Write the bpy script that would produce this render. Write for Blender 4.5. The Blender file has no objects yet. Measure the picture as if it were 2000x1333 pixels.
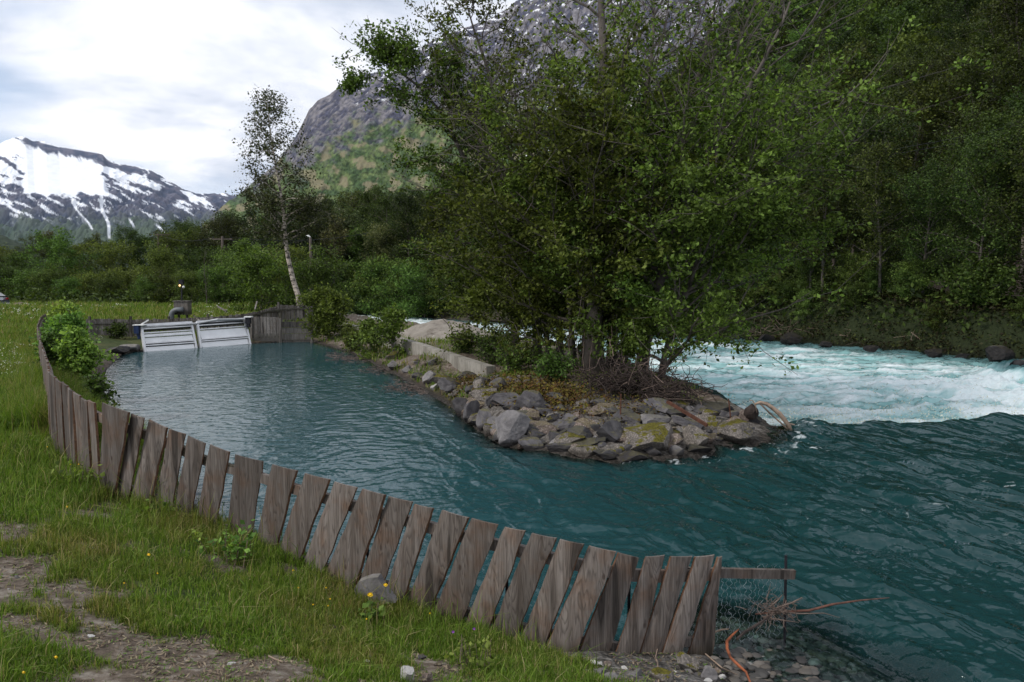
import bpy, math, random
import numpy as np
from mathutils import Vector, Matrix

# ------------------------------------------------------------------ camera, sky, sun, exposure
scene = bpy.context.scene
EYE = 1.6
F = 1500.0                      # focal length in photo pixels (2000 wide)
PITCH = math.atan(118.5 / F)
cam_d = bpy.data.cameras.new('camera')
cam_d.sensor_width = 36.0
cam_d.lens = 36.0 * F / 2000.0
cam_d.clip_start = 0.1
cam_d.clip_end = 30000.0
cam = bpy.data.objects.new('camera', cam_d)
scene.collection.objects.link(cam)
cam.location = (0, 0, EYE)
cam.rotation_euler = (math.pi / 2 - PITCH, 0, 0)
scene.camera = cam

SUN_EL, SUN_AZ = math.radians(44), math.radians(-118)   # azimuth from +Y, negative = to the left
world = bpy.data.worlds.new('World')
scene.world = world
world.use_nodes = True
nt = world.node_tree
for n in list(nt.nodes):
    nt.nodes.remove(n)


def N(t, kind, **kw):
    n = t.nodes.new(kind)
    for k, v in kw.items():
        if k.startswith('i_'):
            n.inputs[k[2:].replace('_', ' ')].default_value = v
        else:
            setattr(n, k, v)
    return n


def ramp(t, src, stops, interp='LINEAR'):
    r = t.nodes.new('ShaderNodeValToRGB')
    r.color_ramp.interpolation = interp
    el = r.color_ramp.elements
    while len(el) < len(stops):
        el.new(0.5)
    for e, (p, c) in zip(el, stops):
        e.position = p
        e.color = c if len(c) == 4 else (*c, 1)
    if src is not None:
        t.links.new(src, r.inputs[0])
    return r


def mixc(t, a, b, f, mode='MIX'):
    m = t.nodes.new('ShaderNodeMix')
    m.data_type = 'RGBA'
    m.blend_type = mode
    for sock, v in ((m.inputs[0], f), (m.inputs[6], a), (m.inputs[7], b)):
        if hasattr(v, 'is_output'):
            t.links.new(v, sock)
        elif isinstance(v, (int, float)):
            sock.default_value = v
        else:
            sock.default_value = (*v, 1) if len(v) == 3 else v
    return m.outputs[2]


def math_n(t, op, a, b=None, clamp=False):
    m = t.nodes.new('ShaderNodeMath')
    m.operation = op
    m.use_clamp = clamp
    for k, v in enumerate((a, b)):
        if v is None:
            continue
        if hasattr(v, 'is_output'):
            t.links.new(v, m.inputs[k])
        else:
            m.inputs[k].default_value = v
    return m.outputs[0]


sky = N(nt, 'ShaderNodeTexSky', sky_type='NISHITA', sun_disc=False)
sky.sun_elevation = SUN_EL
sky.sun_rotation = SUN_AZ
sky.dust_density = 1.5
tc = N(nt, 'ShaderNodeTexCoord')
# cloud deck: project the view direction onto a flat layer, so clouds flatten towards the horizon
sep = N(nt, 'ShaderNodeSeparateXYZ')
nt.links.new(tc.outputs['Generated'], sep.inputs[0])
den = math_n(nt, 'ADD', math_n(nt, 'MAXIMUM', sep.outputs[2], 0.0), 0.16)
comb = N(nt, 'ShaderNodeCombineXYZ')
nt.links.new(math_n(nt, 'DIVIDE', sep.outputs[0], den), comb.inputs[0])
nt.links.new(math_n(nt, 'DIVIDE', sep.outputs[1], den), comb.inputs[1])
n1 = N(nt, 'ShaderNodeTexNoise', i_Scale=1.25, i_Detail=8.0, i_Roughness=0.55, i_Distortion=0.25)
nt.links.new(comb.outputs[0], n1.inputs['Vector'])
mp = N(nt, 'ShaderNodeMapping')
mp.inputs['Location'].default_value = (3.7, 1.9, 0.0)
nt.links.new(comb.outputs[0], mp.inputs[0])
n2 = N(nt, 'ShaderNodeTexNoise', i_Scale=0.75, i_Detail=6.0, i_Roughness=0.5)
nt.links.new(mp.outputs[0], n2.inputs['Vector'])
cloudcol = ramp(nt, n1.outputs[0], [(0.34, (0.42, 0.48, 0.60)), (0.46, (0.58, 0.63, 0.73)), (0.55, (0.82, 0.84, 0.90)), (0.63, (1.0, 0.99, 0.98))])
blue = mixc(nt, (0, 0, 0), sky.outputs[0], 0.085)
gap = ramp(nt, n2.outputs[0], [(0.53, (0, 0, 0)), (0.68, (0.8, 0.8, 0.8))])
allsky = mixc(nt, cloudcol.outputs[0], mixc(nt, blue, (0.42, 0.60, 0.88), 0.6), gap.outputs[0])
bg = N(nt, 'ShaderNodeBackground', i_Strength=1.12)
nt.links.new(allsky, bg.inputs[0])
wo = N(nt, 'ShaderNodeOutputWorld')
nt.links.new(bg.outputs[0], wo.inputs[0])

sun_d = bpy.data.lights.new('sun', 'SUN')
sun_d.energy = 2.0
sun_d.angle = math.radians(12)
sun_d.color = (1.0, 0.95, 0.88)
sun = bpy.data.objects.new('sun', sun_d)
scene.collection.objects.link(sun)
sd = Vector((math.sin(SUN_AZ) * math.cos(SUN_EL), math.cos(SUN_AZ) * math.cos(SUN_EL), math.sin(SUN_EL)))
sun.rotation_euler = (-sd).to_track_quat('-Z', 'Y').to_euler()

scene.view_settings.view_transform = 'Standard'
scene.view_settings.look = 'None'
scene.view_settings.exposure = 0.2
scene.view_settings.gamma = 1
scene.cycles.use_denoising = True
scene.cycles.max_bounces = 8
scene.cycles.diffuse_bounces = 3
scene.cycles.transparent_max_bounces = 12
scene.cycles.sample_clamp_indirect = 6

# ------------------------------------------------------------------ pixel <-> place
CP, SP = math.cos(PITCH), math.sin(PITCH)


def ray(px, py):
    a = (np.asarray(px, float) - 1000) / F
    b = -(np.asarray(py, float) - 666.5) / F
    return a, CP + SP * b, -SP + CP * b


def G(px, py, z):
    """point of height z seen at a photo pixel"""
    a, y, zz = ray(px, py)
    t = (z - EYE) / zz
    return np.array([a * t, y * t, z])


def A(px, py, D):
    """point at distance D (along +Y) seen at a photo pixel"""
    a, y, zz = ray(px, py)
    t = D / y
    return np.array([a * t, D, EYE + zz * t])


# ------------------------------------------------------------------ noise
def _h(ix, iy, s):
    n = (ix.astype(np.int64) * 374761393 + iy.astype(np.int64) * 668265263 + s * 1442695041) & 0xFFFFFFFF
    n = ((n ^ (n >> 13)) * 1274126177) & 0xFFFFFFFF
    return (n ^ (n >> 16)) & 0xFFFFFFFF


def gn(x, y, s=0):
    x = np.asarray(x, float)
    y = np.asarray(y, float)
    ix, iy = np.floor(x), np.floor(y)
    fx, fy = x - ix, y - iy
    u, v = fx * fx * fx * (fx * (fx * 6 - 15) + 10), fy * fy * fy * (fy * (fy * 6 - 15) + 10)

    def g(a, b):
        an = _h(ix + a, iy + b, s) * (2 * math.pi / 4294967296.0)
        return np.cos(an) * (fx - a) + np.sin(an) * (fy - b)
    return ((g(0, 0) * (1 - u) + g(1, 0) * u) * (1 - v) + (g(0, 1) * (1 - u) + g(1, 1) * u) * v) * 1.5


def fbm(x, y, o=4, s=0, gain=0.5):
    r, a = 0, 1.0
    for k in range(o):
        r = r + a * gn(x * 2 ** k, y * 2 ** k, s + 17 * k)
        a *= gain
    return r


def sst(a, b, x):
    t = np.clip((x - a) / (b - a), 0, 1)
    return t * t * (3 - 2 * t)


# ------------------------------------------------------------------ mesh + object helpers
def mesh_np(name, V, faces, mats=(), smooth=False, attrs=None, matidx=None):
    """faces: list of (n,k) int arrays"""
    me = bpy.data.meshes.new(name)
    V = np.asarray(V, np.float32)
    me.vertices.add(len(V))
    me.vertices.foreach_set('co', V.ravel())
    faces = [np.asarray(f, np.int32) for f in faces if len(f)]
    nl = sum(f.size for f in faces)
    npoly = sum(len(f) for f in faces)
    me.loops.add(nl)
    me.polygons.add(npoly)
    me.loops.foreach_set('vertex_index', np.concatenate([f.ravel() for f in faces]))
    tot = np.concatenate([np.full(len(f), f.shape[1], np.int32) for f in faces])
    st = np.concatenate([[0], np.cumsum(tot)[:-1]]).astype(np.int32)
    me.polygons.foreach_set('loop_start', st)
    if matidx is not None:
        me.polygons.foreach_set('material_index', np.asarray(matidx, np.int32))
    me.polygons.foreach_set('use_smooth', np.full(npoly, smooth, bool))
    for m in mats:
        me.materials.append(m)
    for k, a in (attrs or {}).items():
        a = np.asarray(a, np.float32)
        if a.ndim == 1:
            at = me.attributes.new(k, 'FLOAT', 'POINT')
            at.data.foreach_set('value', a)
        else:
            at = me.attributes.new(k, 'FLOAT_COLOR', 'POINT')
            c = np.ones((len(a), 4), np.float32)
            c[:, :3] = a
            at.data.foreach_set('color', c.ravel())
    me.update(calc_edges=True)
    me.validate()
    return me


def obj(name, me, parent=None, label=None, cat=None, group=None, kind=None, loc=None, rz=None):
    o = bpy.data.objects.new(name, me)
    scene.collection.objects.link(o)
    if parent is not None:
        o.parent = parent
    if loc is not None:
        o.location = tuple(float(v) for v in loc)
    if rz is not None:
        o.rotation_euler.z = rz
    tag(o, label, cat, group, kind)
    return o


def tag(o, label=None, cat=None, group=None, kind=None):
    for k, v in (('label', label), ('category', cat), ('group', group), ('kind', kind)):
        if v:
            o[k] = v


def empty(name, loc=(0, 0, 0), **kw):
    return obj(name, None, loc=loc, **kw)


class MB:
    """gathers shapes into one mesh"""
    def __init__(s):
        s.V, s.Q, s.T, s.n = [], [], [], 0

    def add(s, V, Q=None, T=None):
        V = np.asarray(V, float)
        s.V.append(V)
        if Q is not None and len(Q):
            s.Q.append(np.asarray(Q) + s.n)
        if T is not None and len(T):
            s.T.append(np.asarray(T) + s.n)
        s.n += len(V)

    def box(s, c, size, R=None):
        x, y, z = np.array(size) / 2
        V = np.array([(a * x, b * y, d * z) for d in (-1, 1) for b in (-1, 1) for a in (-1, 1)])
        if R is not None:
            V = V @ np.array(R).T
        s.add(V + np.asarray(c), [(0, 2, 3, 1), (4, 5, 7, 6), (0, 1, 5, 4), (2, 6, 7, 3), (0, 4, 6, 2), (1, 3, 7, 5)])

    def bar(s, a, b, w, h, up=(0, 0, 1)):
        a, b, up = np.asarray(a, float), np.asarray(b, float), np.asarray(up, float)
        d = b - a
        L = np.linalg.norm(d)
        d = d / L
        sx = np.cross(d, up)
        sx /= np.linalg.norm(sx) + 1e-9
        sz = np.cross(sx, d)
        s.box((a + b) / 2, (L, w, h), np.stack([d, sx, sz], 1))

    def tube(s, P, r, k=6, cap=True):
        P = np.asarray(P, float)
        n = len(P)
        r = np.broadcast_to(np.asarray(r, float), (n,))
        d = np.gradient(P, axis=0)
        d /= np.linalg.norm(d, axis=1)[:, None] + 1e-9
        ref = np.array([0.31, 0.17, 0.93]) if abs(d[0][2]) < 0.8 else np.array([0.9, 0.3, 0.1])
        u = np.cross(d, ref)
        u /= np.linalg.norm(u, axis=1)[:, None] + 1e-9
        v = np.cross(d, u)
        an = np.arange(k) * 2 * np.pi / k
        V = P[:, None] + r[:, None, None] * (np.cos(an)[None, :, None] * u[:, None] + np.sin(an)[None, :, None] * v[:, None])
        i, j = np.meshgrid(np.arange(n - 1), np.arange(k), indexing='ij')
        j2 = (j + 1) % k
        Q = np.stack([i * k + j, i * k + j2, (i + 1) * k + j2, (i + 1) * k + j], -1).reshape(-1, 4)
        V = V.reshape(-1, 3)
        T = None
        if cap:
            V = np.vstack([V, P[:1], P[-1:]])
            a = np.arange(k)
            b = (a + 1) % k
            T = np.vstack([np.stack([np.full(k, n * k), b, a], 1), np.stack([np.full(k, n * k + 1), (n - 1) * k + a, (n - 1) * k + b], 1)])
        s.add(V, Q, T)

    def mesh(s, name, mats=(), smooth=False, attrs=None):
        V = np.vstack(s.V)
        return mesh_np(name, V, ([np.vstack(s.Q)] if s.Q else []) + ([np.vstack(s.T)] if s.T else []), mats, smooth, attrs)

    def build(s, name, mat, parent=None, smooth=False, **kw):
        return obj(name, s.mesh(name, (mat,), smooth), parent, **kw)


# ------------------------------------------------------------------ materials
def new_mat(name):
    m = bpy.data.materials.new(name)
    m.use_nodes = True
    t = m.node_tree
    for n in list(t.nodes):
        t.nodes.remove(n)
    out = N(t, 'ShaderNodeOutputMaterial')
    return m, t, out


def coords(t, scale=(1, 1, 1), which='Object', rot=(0, 0, 0)):
    c = N(t, 'ShaderNodeTexCoord')
    m = N(t, 'ShaderNodeMapping')
    m.inputs['Scale'].default_value = scale
    m.inputs['Rotation'].default_value = rot
    t.links.new(c.outputs[which], m.inputs[0])
    return m.outputs[0]


def noise(t, vec, scale, detail=4.0, rough=0.55, dist=0.0):
    n = N(t, 'ShaderNodeTexNoise', i_Scale=scale, i_Detail=detail, i_Roughness=rough, i_Distortion=dist)
    if vec is not None:
        t.links.new(vec, n.inputs['Vector'])
    return n.outputs[0]


def bump(t, h, strength=0.3, dist=0.02, normal=None):
    b = N(t, 'ShaderNodeBump', i_Strength=strength, i_Distance=dist)
    t.links.new(h, b.inputs['Height'])
    if normal is not None:
        t.links.new(normal, b.inputs['Normal'])
    return b.outputs[0]


def pbsdf(t, out, col, rough=0.8, normal=None, metallic=0.0, spec=0.3):
    p = N(t, 'ShaderNodeBsdfPrincipled')
    for s, v in (('Base Color', col), ('Roughness', rough), ('Metallic', metallic), ('Specular IOR Level', spec)):
        if hasattr(v, 'is_output'):
            t.links.new(v, p.inputs[s])
        elif isinstance(v, (int, float)):
            p.inputs[s].default_value = v
        else:
            p.inputs[s].default_value = (*v, 1)
    if normal is not None:
        t.links.new(normal, p.inputs['Normal'])
    if out is not None:
        t.links.new(p.outputs[0], out.inputs[0])
    return p


def plain(name, col, rough=0.7, metallic=0.0, var=0.25, scale=6.0, spec=0.3, bmp=0.2):
    m, t, out = new_mat(name)
    v = coords(t)
    f = noise(t, v, scale, 6)
    c = mixc(t, tuple(x * (1 - var) for x in col), tuple(min(1, x * (1 + var)) for x in col), ramp(t, f, [(0.3, (0, 0, 0)), (0.7, (1, 1, 1))]).outputs[0])
    pbsdf(t, out, c, rough, bump(t, noise(t, v, scale * 5, 4), bmp, 0.01), metallic, spec)
    return m


def attr(t, name, out='Fac'):
    return N(t, 'ShaderNodeAttribute', attribute_name=name).outputs[out]


def leaf_mat(name, c1, c2, c3=None, trans=0.35, rough=0.55):
    m, t, out = new_mat(name)
    g = N(t, 'ShaderNodeNewGeometry')
    oi = N(t, 'ShaderNodeObjectInfo')
    c3 = c3 or tuple(x * 0.6 for x in c1)
    r = ramp(t, g.outputs['Random Per Island'], [(0.0, c3), (0.35, c1), (0.8, c2), (1.0, tuple(min(1, x * 1.35) for x in c2))])
    hs = N(t, 'ShaderNodeHueSaturation')
    t.links.new(r.outputs[0], hs.inputs['Color'])
    t.links.new(math_n(t, 'ADD', math_n(t, 'MULTIPLY', oi.outputs['Random'], 0.06), 0.465), hs.inputs['Hue'])
    t.links.new(math_n(t, 'ADD', math_n(t, 'MULTIPLY', math_n(t, 'FRACT', math_n(t, 'MULTIPLY', oi.outputs['Random'], 7.3)), 0.9), 0.6), hs.inputs['Value'])
    p = pbsdf(t, None, hs.outputs[0], rough, spec=0.12)
    tr = N(t, 'ShaderNodeBsdfTranslucent')
    t.links.new(mixc(t, hs.outputs[0], (1.25, 1.3, 0.55), 1.0, 'MULTIPLY'), tr.inputs[0])
    mx = N(t, 'ShaderNodeMixShader')
    mx.inputs[0].default_value = trans
    t.links.new(p.outputs[0], mx.inputs[1])
    t.links.new(tr.outputs[0], mx.inputs[2])
    t.links.new(mx.outputs[0], out.inputs[0])
    return m


# ------------------------------------------------------------------ the lie of the land
WL = -1.5      # level of the pond and of the river above the rapids
WL2 = -2.1     # level of the river below them

# line of the near fence in plan: (photo x, photo y of its foot, height of its foot)
FEET = [(1370, 1282, -1.42), (1092, 1279, -1.30), (868, 1220, -1.22), (655, 1146, -1.12), (465, 1055, -1.0), (315, 1008, -0.86), (205, 970, -0.72), (150, 930, -0.62), (100, 880, -0.48)]
FENCE = [G(*f) for f in FEET]
for (px, D, z) in [(86, 11.5, -0.62), (79, 14, -0.68), (73, 18, -0.75), (70, 24, -0.82), (78, 30, -0.85), (88, 33, -0.85), (108, 35, -0.88)]:
    p = A(px, 600, D)
    FENCE.append(np.array([p[0], p[1], z]))
FENCE = np.array(FENCE)


def g2(px, py, z=WL):
    return G(px, py, z)[:2]


shore = []
for i, p in enumerate(FENCE[:9]):
    a = FENCE[max(i - 1, 0)]
    b = FENCE[min(i + 1, len(FENCE) - 1)]
    d = (b - a)[:2]
    d /= np.linalg.norm(d)
    nrm = np.array([d[1], -d[0]])            # points to the water
    if nrm @ (np.array([2, 12]) - p[:2]) < 0:
        nrm = -nrm
    off = [0.12, 0.35, 0.4, 0.45, 0.5, 0.6, 0.8, 1.2, 1.7][i]
    shore.append(p[:2] + nrm * off)
NEAR = [(10, -8), (5, -2), (3.0, 2.6), g2(1475, 1420), g2(1450, 1340), g2(1410, 1295)] + shore
LEFTB = [g2(215, 865), g2(203, 790), g2(206, 725), g2(240, 690), g2(275, 687), g2(487, 671), g2(607, 667)]
ISLE = [g2(690, 690), g2(740, 716), g2(800, 747), g2(870, 788), g2(930, 838), g2(990, 880), g2(1080, 889), g2(1200, 902), g2(1300, 900), g2(1400, 878), g2(1495, 866), g2(1525, 848), g2(1515, 828)]
ISLE2 = [G(*q)[:2] for q in [(1440, 796, -1.45), (1380, 782, -1.4), (1330, 765, -1.35), (1290, 742, -1.25), (1240, 718, -1.2), (1150, 690, -1.2), (1050, 662, -1.3), (960, 642, -1.4), (870, 630, -1.4), (760, 626, -1.6), (665, 626, -1.9), (600, 622, -2.1)]]
FARB = [G(*q, WL2)[:2] for q in [(600, 607), (680, 612), (800, 619), (960, 630), (1150, 644), (1290, 654), (1400, 661), (1510, 666), (1600, 673), (1750, 684), (1900, 699), (2000, 706)]]
WPOLY = np.array(NEAR + LEFTB + ISLE + ISLE2 + [(-70, 118), (-72, 130)] + FARB + [(27, 25), (28, 10), (30, -12)], float)
CREST = np.array([G(*q, WL + 0.05)[:2] for q in [(1512, 834), (1570, 822), (1650, 827), (1700, 824), (1800, 822), (1900, 820), (2000, 815)]] + [(14, 17.6), (30, 17)])
DOWN = np.array([*CREST, (60, 17), (60, 60), (20, 140), (-90, 140), (-90, 95), (-34, 62), G(700, 634, WL)[:2], G(850, 641, WL)[:2], G(1000, 664, WL)[:2], G(1200, 730, WL2)[:2], G(1400, 805, WL2)[:2]])


def seg_dist(P, A_, B_):
    d = B_ - A_
    t = np.clip(((P - A_) @ d) / (d @ d + 1e-12), 0, 1)
    return np.hypot(P[:, 0] - A_[0] - t * d[0], P[:, 1] - A_[1] - t * d[1])


def poly_dist(P, poly, closed=True):
    m = np.full(len(P), 1e9)
    n = len(poly)
    for i in range(n if closed else n - 1):
        m = np.minimum(m, seg_dist(P, poly[i], poly[(i + 1) % n]))
    return m


def inside(P, poly):
    c = np.zeros(len(P), bool)
    n = len(poly)
    for i in range(n):
        (x1, y1), (x2, y2) = poly[i], poly[(i + 1) % n]
        k = ((y1 > P[:, 1]) != (y2 > P[:, 1]))
        with np.errstate(divide='ignore', invalid='ignore'):
            c ^= k & (P[:, 0] < (x2 - x1) * (P[:, 1] - y1) / (y2 - y1 + 1e-15) + x1)
    return c


def water_level(P):
    d = poly_dist(P, CREST, closed=False)
    return np.where(inside(P, DOWN), WL + (WL2 - WL) * sst(0.0, 1.6, d), WL)


CTRL = [(0, 0, 0.0), (-3, 1, 0.0), (-3, 3, -0.25), (-1.5, 3.3, -0.42), (0, 3.4, -0.58), (1.2, 3.6, -0.85), (1.9, 4.4, -1.22), (1.2, 5.2, -1.25), (2.3, 3.6, -1.25), (3, 0, -1.1), (5, -6, -0.9),
        (0, 4.6, -0.95), (-1.5, 4.8, -0.82), (-3, 5, -0.6), (-3.5, 6.5, -0.66), (-5, 5, -0.32), (-6, 7, -0.4), (-7.5, 9, -0.42), (-10, 12, -0.45), (-14, 18, -0.5), (-19, 24, -0.55), (-23, 32, -0.6), (-20, 6, -0.2),
        (-30, 30, -0.5), (-24, 45, -0.55), (-30, 60, -0.5), (-50, 75, -0.4), (-20, 60, -0.5), (-70, 60, -0.3), (-100, 100, 0.5), (-60, 120, 0.5), (-22, 37, -1.05), (-18, 38.5, -1.05), (-14, 41, -0.9), (-13, 40, -1.0), (-11, 43, -0.7), (-12, 48, -0.9),
        (-9, 45, -1.05), (-20, 20, -0.6), (-16, 26, -0.95), (-12, 21, -0.9), (-7.5, 13, -0.8)]
CTRL += [tuple(p) for p in FENCE]
CTRL += [tuple(G(*q)) for q in [(200, 700, -1.40), (240, 682, -1.42), (175, 692, -1.36), (160, 722, -1.25), (180, 760, -1.2)]]
for (px, py, z) in [(660, 636, -0.9), (850, 668, -0.95), (930, 700, -0.95), (850, 737, -1.44), (780, 707, -1.44), (905, 747, -1.42), (720, 681, -1.44), (900, 689, -0.85), (840, 678, -0.9), (960, 760, -1.1), (1000, 735, -0.95), (1080, 730, -0.9), (1150, 740, -0.9), (1230, 748, -0.9), (1100, 690, -1.0),
                    (1080, 790, -1.05), (1180, 800, -1.1), (1150, 860, -1.35), (1280, 790, -1.1), (1280, 830, -1.2), (1400, 800, -1.25), (1400, 840, -1.3), (1470, 840, -1.4), (880, 648, -1.05), (760, 640, -1.3), (700, 631, -1.5), (800, 632, -1.5), (640, 626, -1.3), (940, 646, -1.3)]:
    CTRL.append(tuple(G(px, py, z)))
for (px, py, z) in [(2000, 700, -1.5), (1850, 690, -1.4), (1700, 675, -1.4), (1510, 662, -1.5), (1290, 650, -1.6), (960, 626, -1.6), (680, 608, -1.6)]:
    p = G(px, py, z)
    CTRL += [tuple(p), (p[0] + 2.5, p[1] + 7, z + 1.6), (p[0] + 5, p[1] + 14, z + 2.6), (p[0] + 20, p[1] + 50, z + 3)]
CTRL += [(40, 30, 0.5), (40, 0, 0), (60, 40, 2), (80, 150, 3), (0, 200, 1), (-120, 200, 3), (150, 60, 3)]
CTRL = np.array(CTRL, float)


def _phi(r):
    return r


_n = len(CTRL)
_K = np.zeros((_n + 1, _n + 1))
_K[:_n, :_n] = _phi(np.hypot(CTRL[:, None, 0] - CTRL[None, :, 0], CTRL[:, None, 1] - CTRL[None, :, 1])) - 0.02 * np.eye(_n)
_K[_n, :_n] = _K[:_n, _n] = 1
_W = np.linalg.solve(_K, np.append(CTRL[:, 2], 0))


def xtoe(y):
    return np.interp(y, [0, 36, 47, 60, 100, 200, 400, 700], [36, 32, 29, 28, 25, 14, -10, -40])


def terrain(x, y, detail=True):
    x = np.atleast_1d(np.asarray(x, float))
    y = np.atleast_1d(np.asarray(y, float))
    P = np.stack([x, y], 1)
    cx, cy = np.clip(x, -150, 150), np.clip(y, -12, 220)
    h = np.full(len(x), _W[_n])
    for i in range(_n):
        h += _W[i] * _phi(np.hypot(cx - CTRL[i, 0], cy - CTRL[i, 1]))
    dist = poly_dist(P, WPOLY)
    ins = inside(P, WPOLY)
    wl = water_level(P)
    far = sst(25, 45, y)
    if detail:
        amp = 0.03 + 0.25 * sst(30, 80, np.hypot(x, y))
        h = h + amp * fbm(x * 0.9, y * 0.9, 5, 3)
    hill = np.maximum(0, x - xtoe(y))
    hill = np.minimum(hill * 0.95, 190 + hill * 0.25)
    h = h + hill + sst(0, 30, hill) * 3.0 * fbm(x * 0.04, y * 0.04, 4, 9)
    bankw = 0.25 + 0.35 * sst(6, 12, y) + 1.0 * far
    land = wl + 0.03 + (np.maximum(h, wl + 0.12) - wl) * sst(0, 1, dist / bankw)
    # bed: shelves gently off the fence's end, drops fast elsewhere
    shelf = sst(0.9, 1.5, x) * sst(7.9, 7.2, y) * sst(4.6, 3.6, x)
    gentle = 0.085 * dist + 0.45 * np.maximum(0, dist - 1.15 - 0.2 * fbm(x, y, 2, 8))
    bed = wl - np.minimum(dist * 0.9 * (1 - shelf) + gentle * shelf, 1.6) - 0.01
    bed += 0.03 * shelf * fbm(x * 4, y * 4, 3, 5)
    z = np.where(ins, bed, land)
    return z, np.where(ins, -dist, dist), wl, hill


_rt = None


def onground(px, py, near=2.0, far=250.0):
    """where the line of sight through a photo pixel meets the ground (or the bed)"""
    t = np.exp(np.linspace(math.log(near), math.log(far), 1400))
    a, yy, zz = ray(px, py)
    X, Y, Z = a * t, yy * t, EYE + zz * t
    h = terrain(X, Y, False)
    g = np.maximum(h[0], h[2] - 0.3)
    k = np.nonzero(Z < g)[0]
    k = k[0] if len(k) else len(t) - 1
    return np.array([X[k], Y[k], h[0][k]])


def zt(x, y):
    return float(terrain([x], [y])[0][0])


# ground sheet: a fan of cells that get longer with distance
az = np.tan(np.radians(np.concatenate([np.linspace(-68, -41, 40, endpoint=False), np.linspace(-41, 41, 860), np.linspace(41, 68, 41)[1:]])))
rr = np.concatenate([[-6, -2, 0.3], np.exp(np.linspace(math.log(1.2), math.log(60), 560)), np.exp(np.linspace(math.log(60), math.log(14000), 240))[1:]])
Yg, Ag = np.meshgrid(rr, az, indexing='ij')
Xg = Ag * np.maximum(Yg, 0) + np.sign(Ag) * np.abs(Ag) * 3.0
x, y = Xg.ravel(), Yg.ravel()
zg, sd_, wl_, hill_ = terrain(x, y)
nr, na = Yg.shape
i, j = np.meshgrid(np.arange(nr - 1), np.arange(na - 1), indexing='ij')
Q = np.stack([i * na + j, i * na + j + 1, (i + 1) * na + j + 1, (i + 1) * na + j], -1).reshape(-1, 4)


def grassiness(x, y, sd):
    """1 where turf grows, 0 on bare soil, gravel and rock"""
    g = np.ones(len(x))
    bare = sst(-0.35, 0.5, 0.25 * fbm(x * 9, y * 9, 3, 23) + fbm(x * 1.3, y * 1.3, 5, 21, 0.62) + 0.36 - 1.0 * sst(0.2, 1.5, np.abs(y - 3.75 + np.where(x < -1.5, 0.72, 0.28) * (x + 1.5))))
    near = (y < 8) & (x > -5.5) & (x < 3.5)
    g = np.where(near, 1 - bare * 0.93, g)
    g *= sst(0.05, 0.5, sd + 0.15 * fbm(x * 2, y * 2, 3, 31))
    cob = sst(0.0, 0.8, x - 0.35 + (y - 4.7) * 0.5 + 0.3 * fbm(x * 2, y * 2, 3, 41)) * (y < 8)
    g *= 1 - cob
    isle = (y > 10) & (x > -14) & inside(np.stack([x, y], 1), PEN)
    g = np.where(isle, 0.35 * (fbm(x * 0.7, y * 0.7, 3, 51) > -0.1) * (y > 16.5), g)
    return np.clip(g, 0, 1)


PEN = np.array([*ISLE, *ISLE2[:11], g2(605, 660)])
gr_ = grassiness(x, y, sd_)
V = np.stack([x, y, zg], 1)
m_ground, t, out = new_mat('ground_soil_and_turf')
v = coords(t)
fine = noise(t, v, 9.0, 8, 0.65)
big = noise(t, v, 0.8, 5)
soil = ramp(t, fine, [(0.3, (0.04, 0.028, 0.021)), (0.5, (0.13, 0.10, 0.078)), (0.66, (0.26, 0.225, 0.19))])
turf = mixc(t, ramp(t, fine, [(0.3, (0.018, 0.026, 0.009)), (0.7, (0.055, 0.075, 0.02))]).outputs[0], (0.11, 0.10, 0.035), ramp(t, big, [(0.45, (0, 0, 0)), (0.7, (0.7, 0.7, 0.7))]).outputs[0])
peb = N(t, 'ShaderNodeTexVoronoi', i_Scale=26.0)
t.links.new(v, peb.inputs[0])
pebc = mixc(t, soil.outputs[0], peb.outputs['Color'], 0.0)
stonecol = ramp(t, N(t, 'ShaderNodeSeparateColor').outputs[0], [(0.0, (0.09, 0.085, 0.08)), (1.0, (0.30, 0.28, 0.26))])
scs = [n for n in t.nodes if n.bl_idname == 'ShaderNodeSeparateColor'][0]
t.links.new(peb.outputs['Color'], scs.inputs[0])
dry = mixc(t, soil.outputs[0], turf, attr(t, 'grass'))
wet = mixc(t, stonecol.outputs[0], (0.035, 0.032, 0.027), ramp(t, fine, [(0.35, (1, 1, 1)), (0.6, (0.2, 0.2, 0.2))]).outputs[0])
cobf = attr(t, 'cobble')
col = mixc(t, dry, wet, cobf)
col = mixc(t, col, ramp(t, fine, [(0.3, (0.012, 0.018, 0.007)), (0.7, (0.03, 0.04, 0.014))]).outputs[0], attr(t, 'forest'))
col = mixc(t, col, (0.62, 0.56, 0.47), attr(t, 'sand'))
col = mixc(t, col, mixc(t, col, (0.32, 0.30, 0.28), 1.0, 'MULTIPLY'), attr(t, 'wet'))
nb = bump(t, fine, 0.6, 0.05)
nb = bump(t, math_n(t, 'MULTIPLY', peb.outputs['Distance'], cobf), 0.8, 0.03, nb)
pbsdf(t, out, col, 0.9, nb, spec=0.2)
inpen = inside(np.stack([x, y], 1), PEN)
cob_ = np.where(sd_ < 0.05, 1.0, np.where((y < 8) & (x > 0.2), 1 - gr_, 0.0))
cob_ = np.where(inpen & (y < 17.5), 0.8, cob_)
sp = A(865, 650, 40)
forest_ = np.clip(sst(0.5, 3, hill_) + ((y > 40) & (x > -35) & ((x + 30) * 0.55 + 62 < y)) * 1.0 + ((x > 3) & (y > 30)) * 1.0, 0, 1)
wet_ = sst(0.45, 0.1, sd_ + 0.12 * fbm(x * 3, y * 3, 2, 77)) * ((y > 5) | (x > 1.2))
soil_ = (y > 33) & (y < 52) & (x / np.maximum(y, 1) > 0.53) & (sd_ > 2.2 + fbm(x * 0.6, y * 0.6, 3, 88)) & (sd_ < 12)
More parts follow.
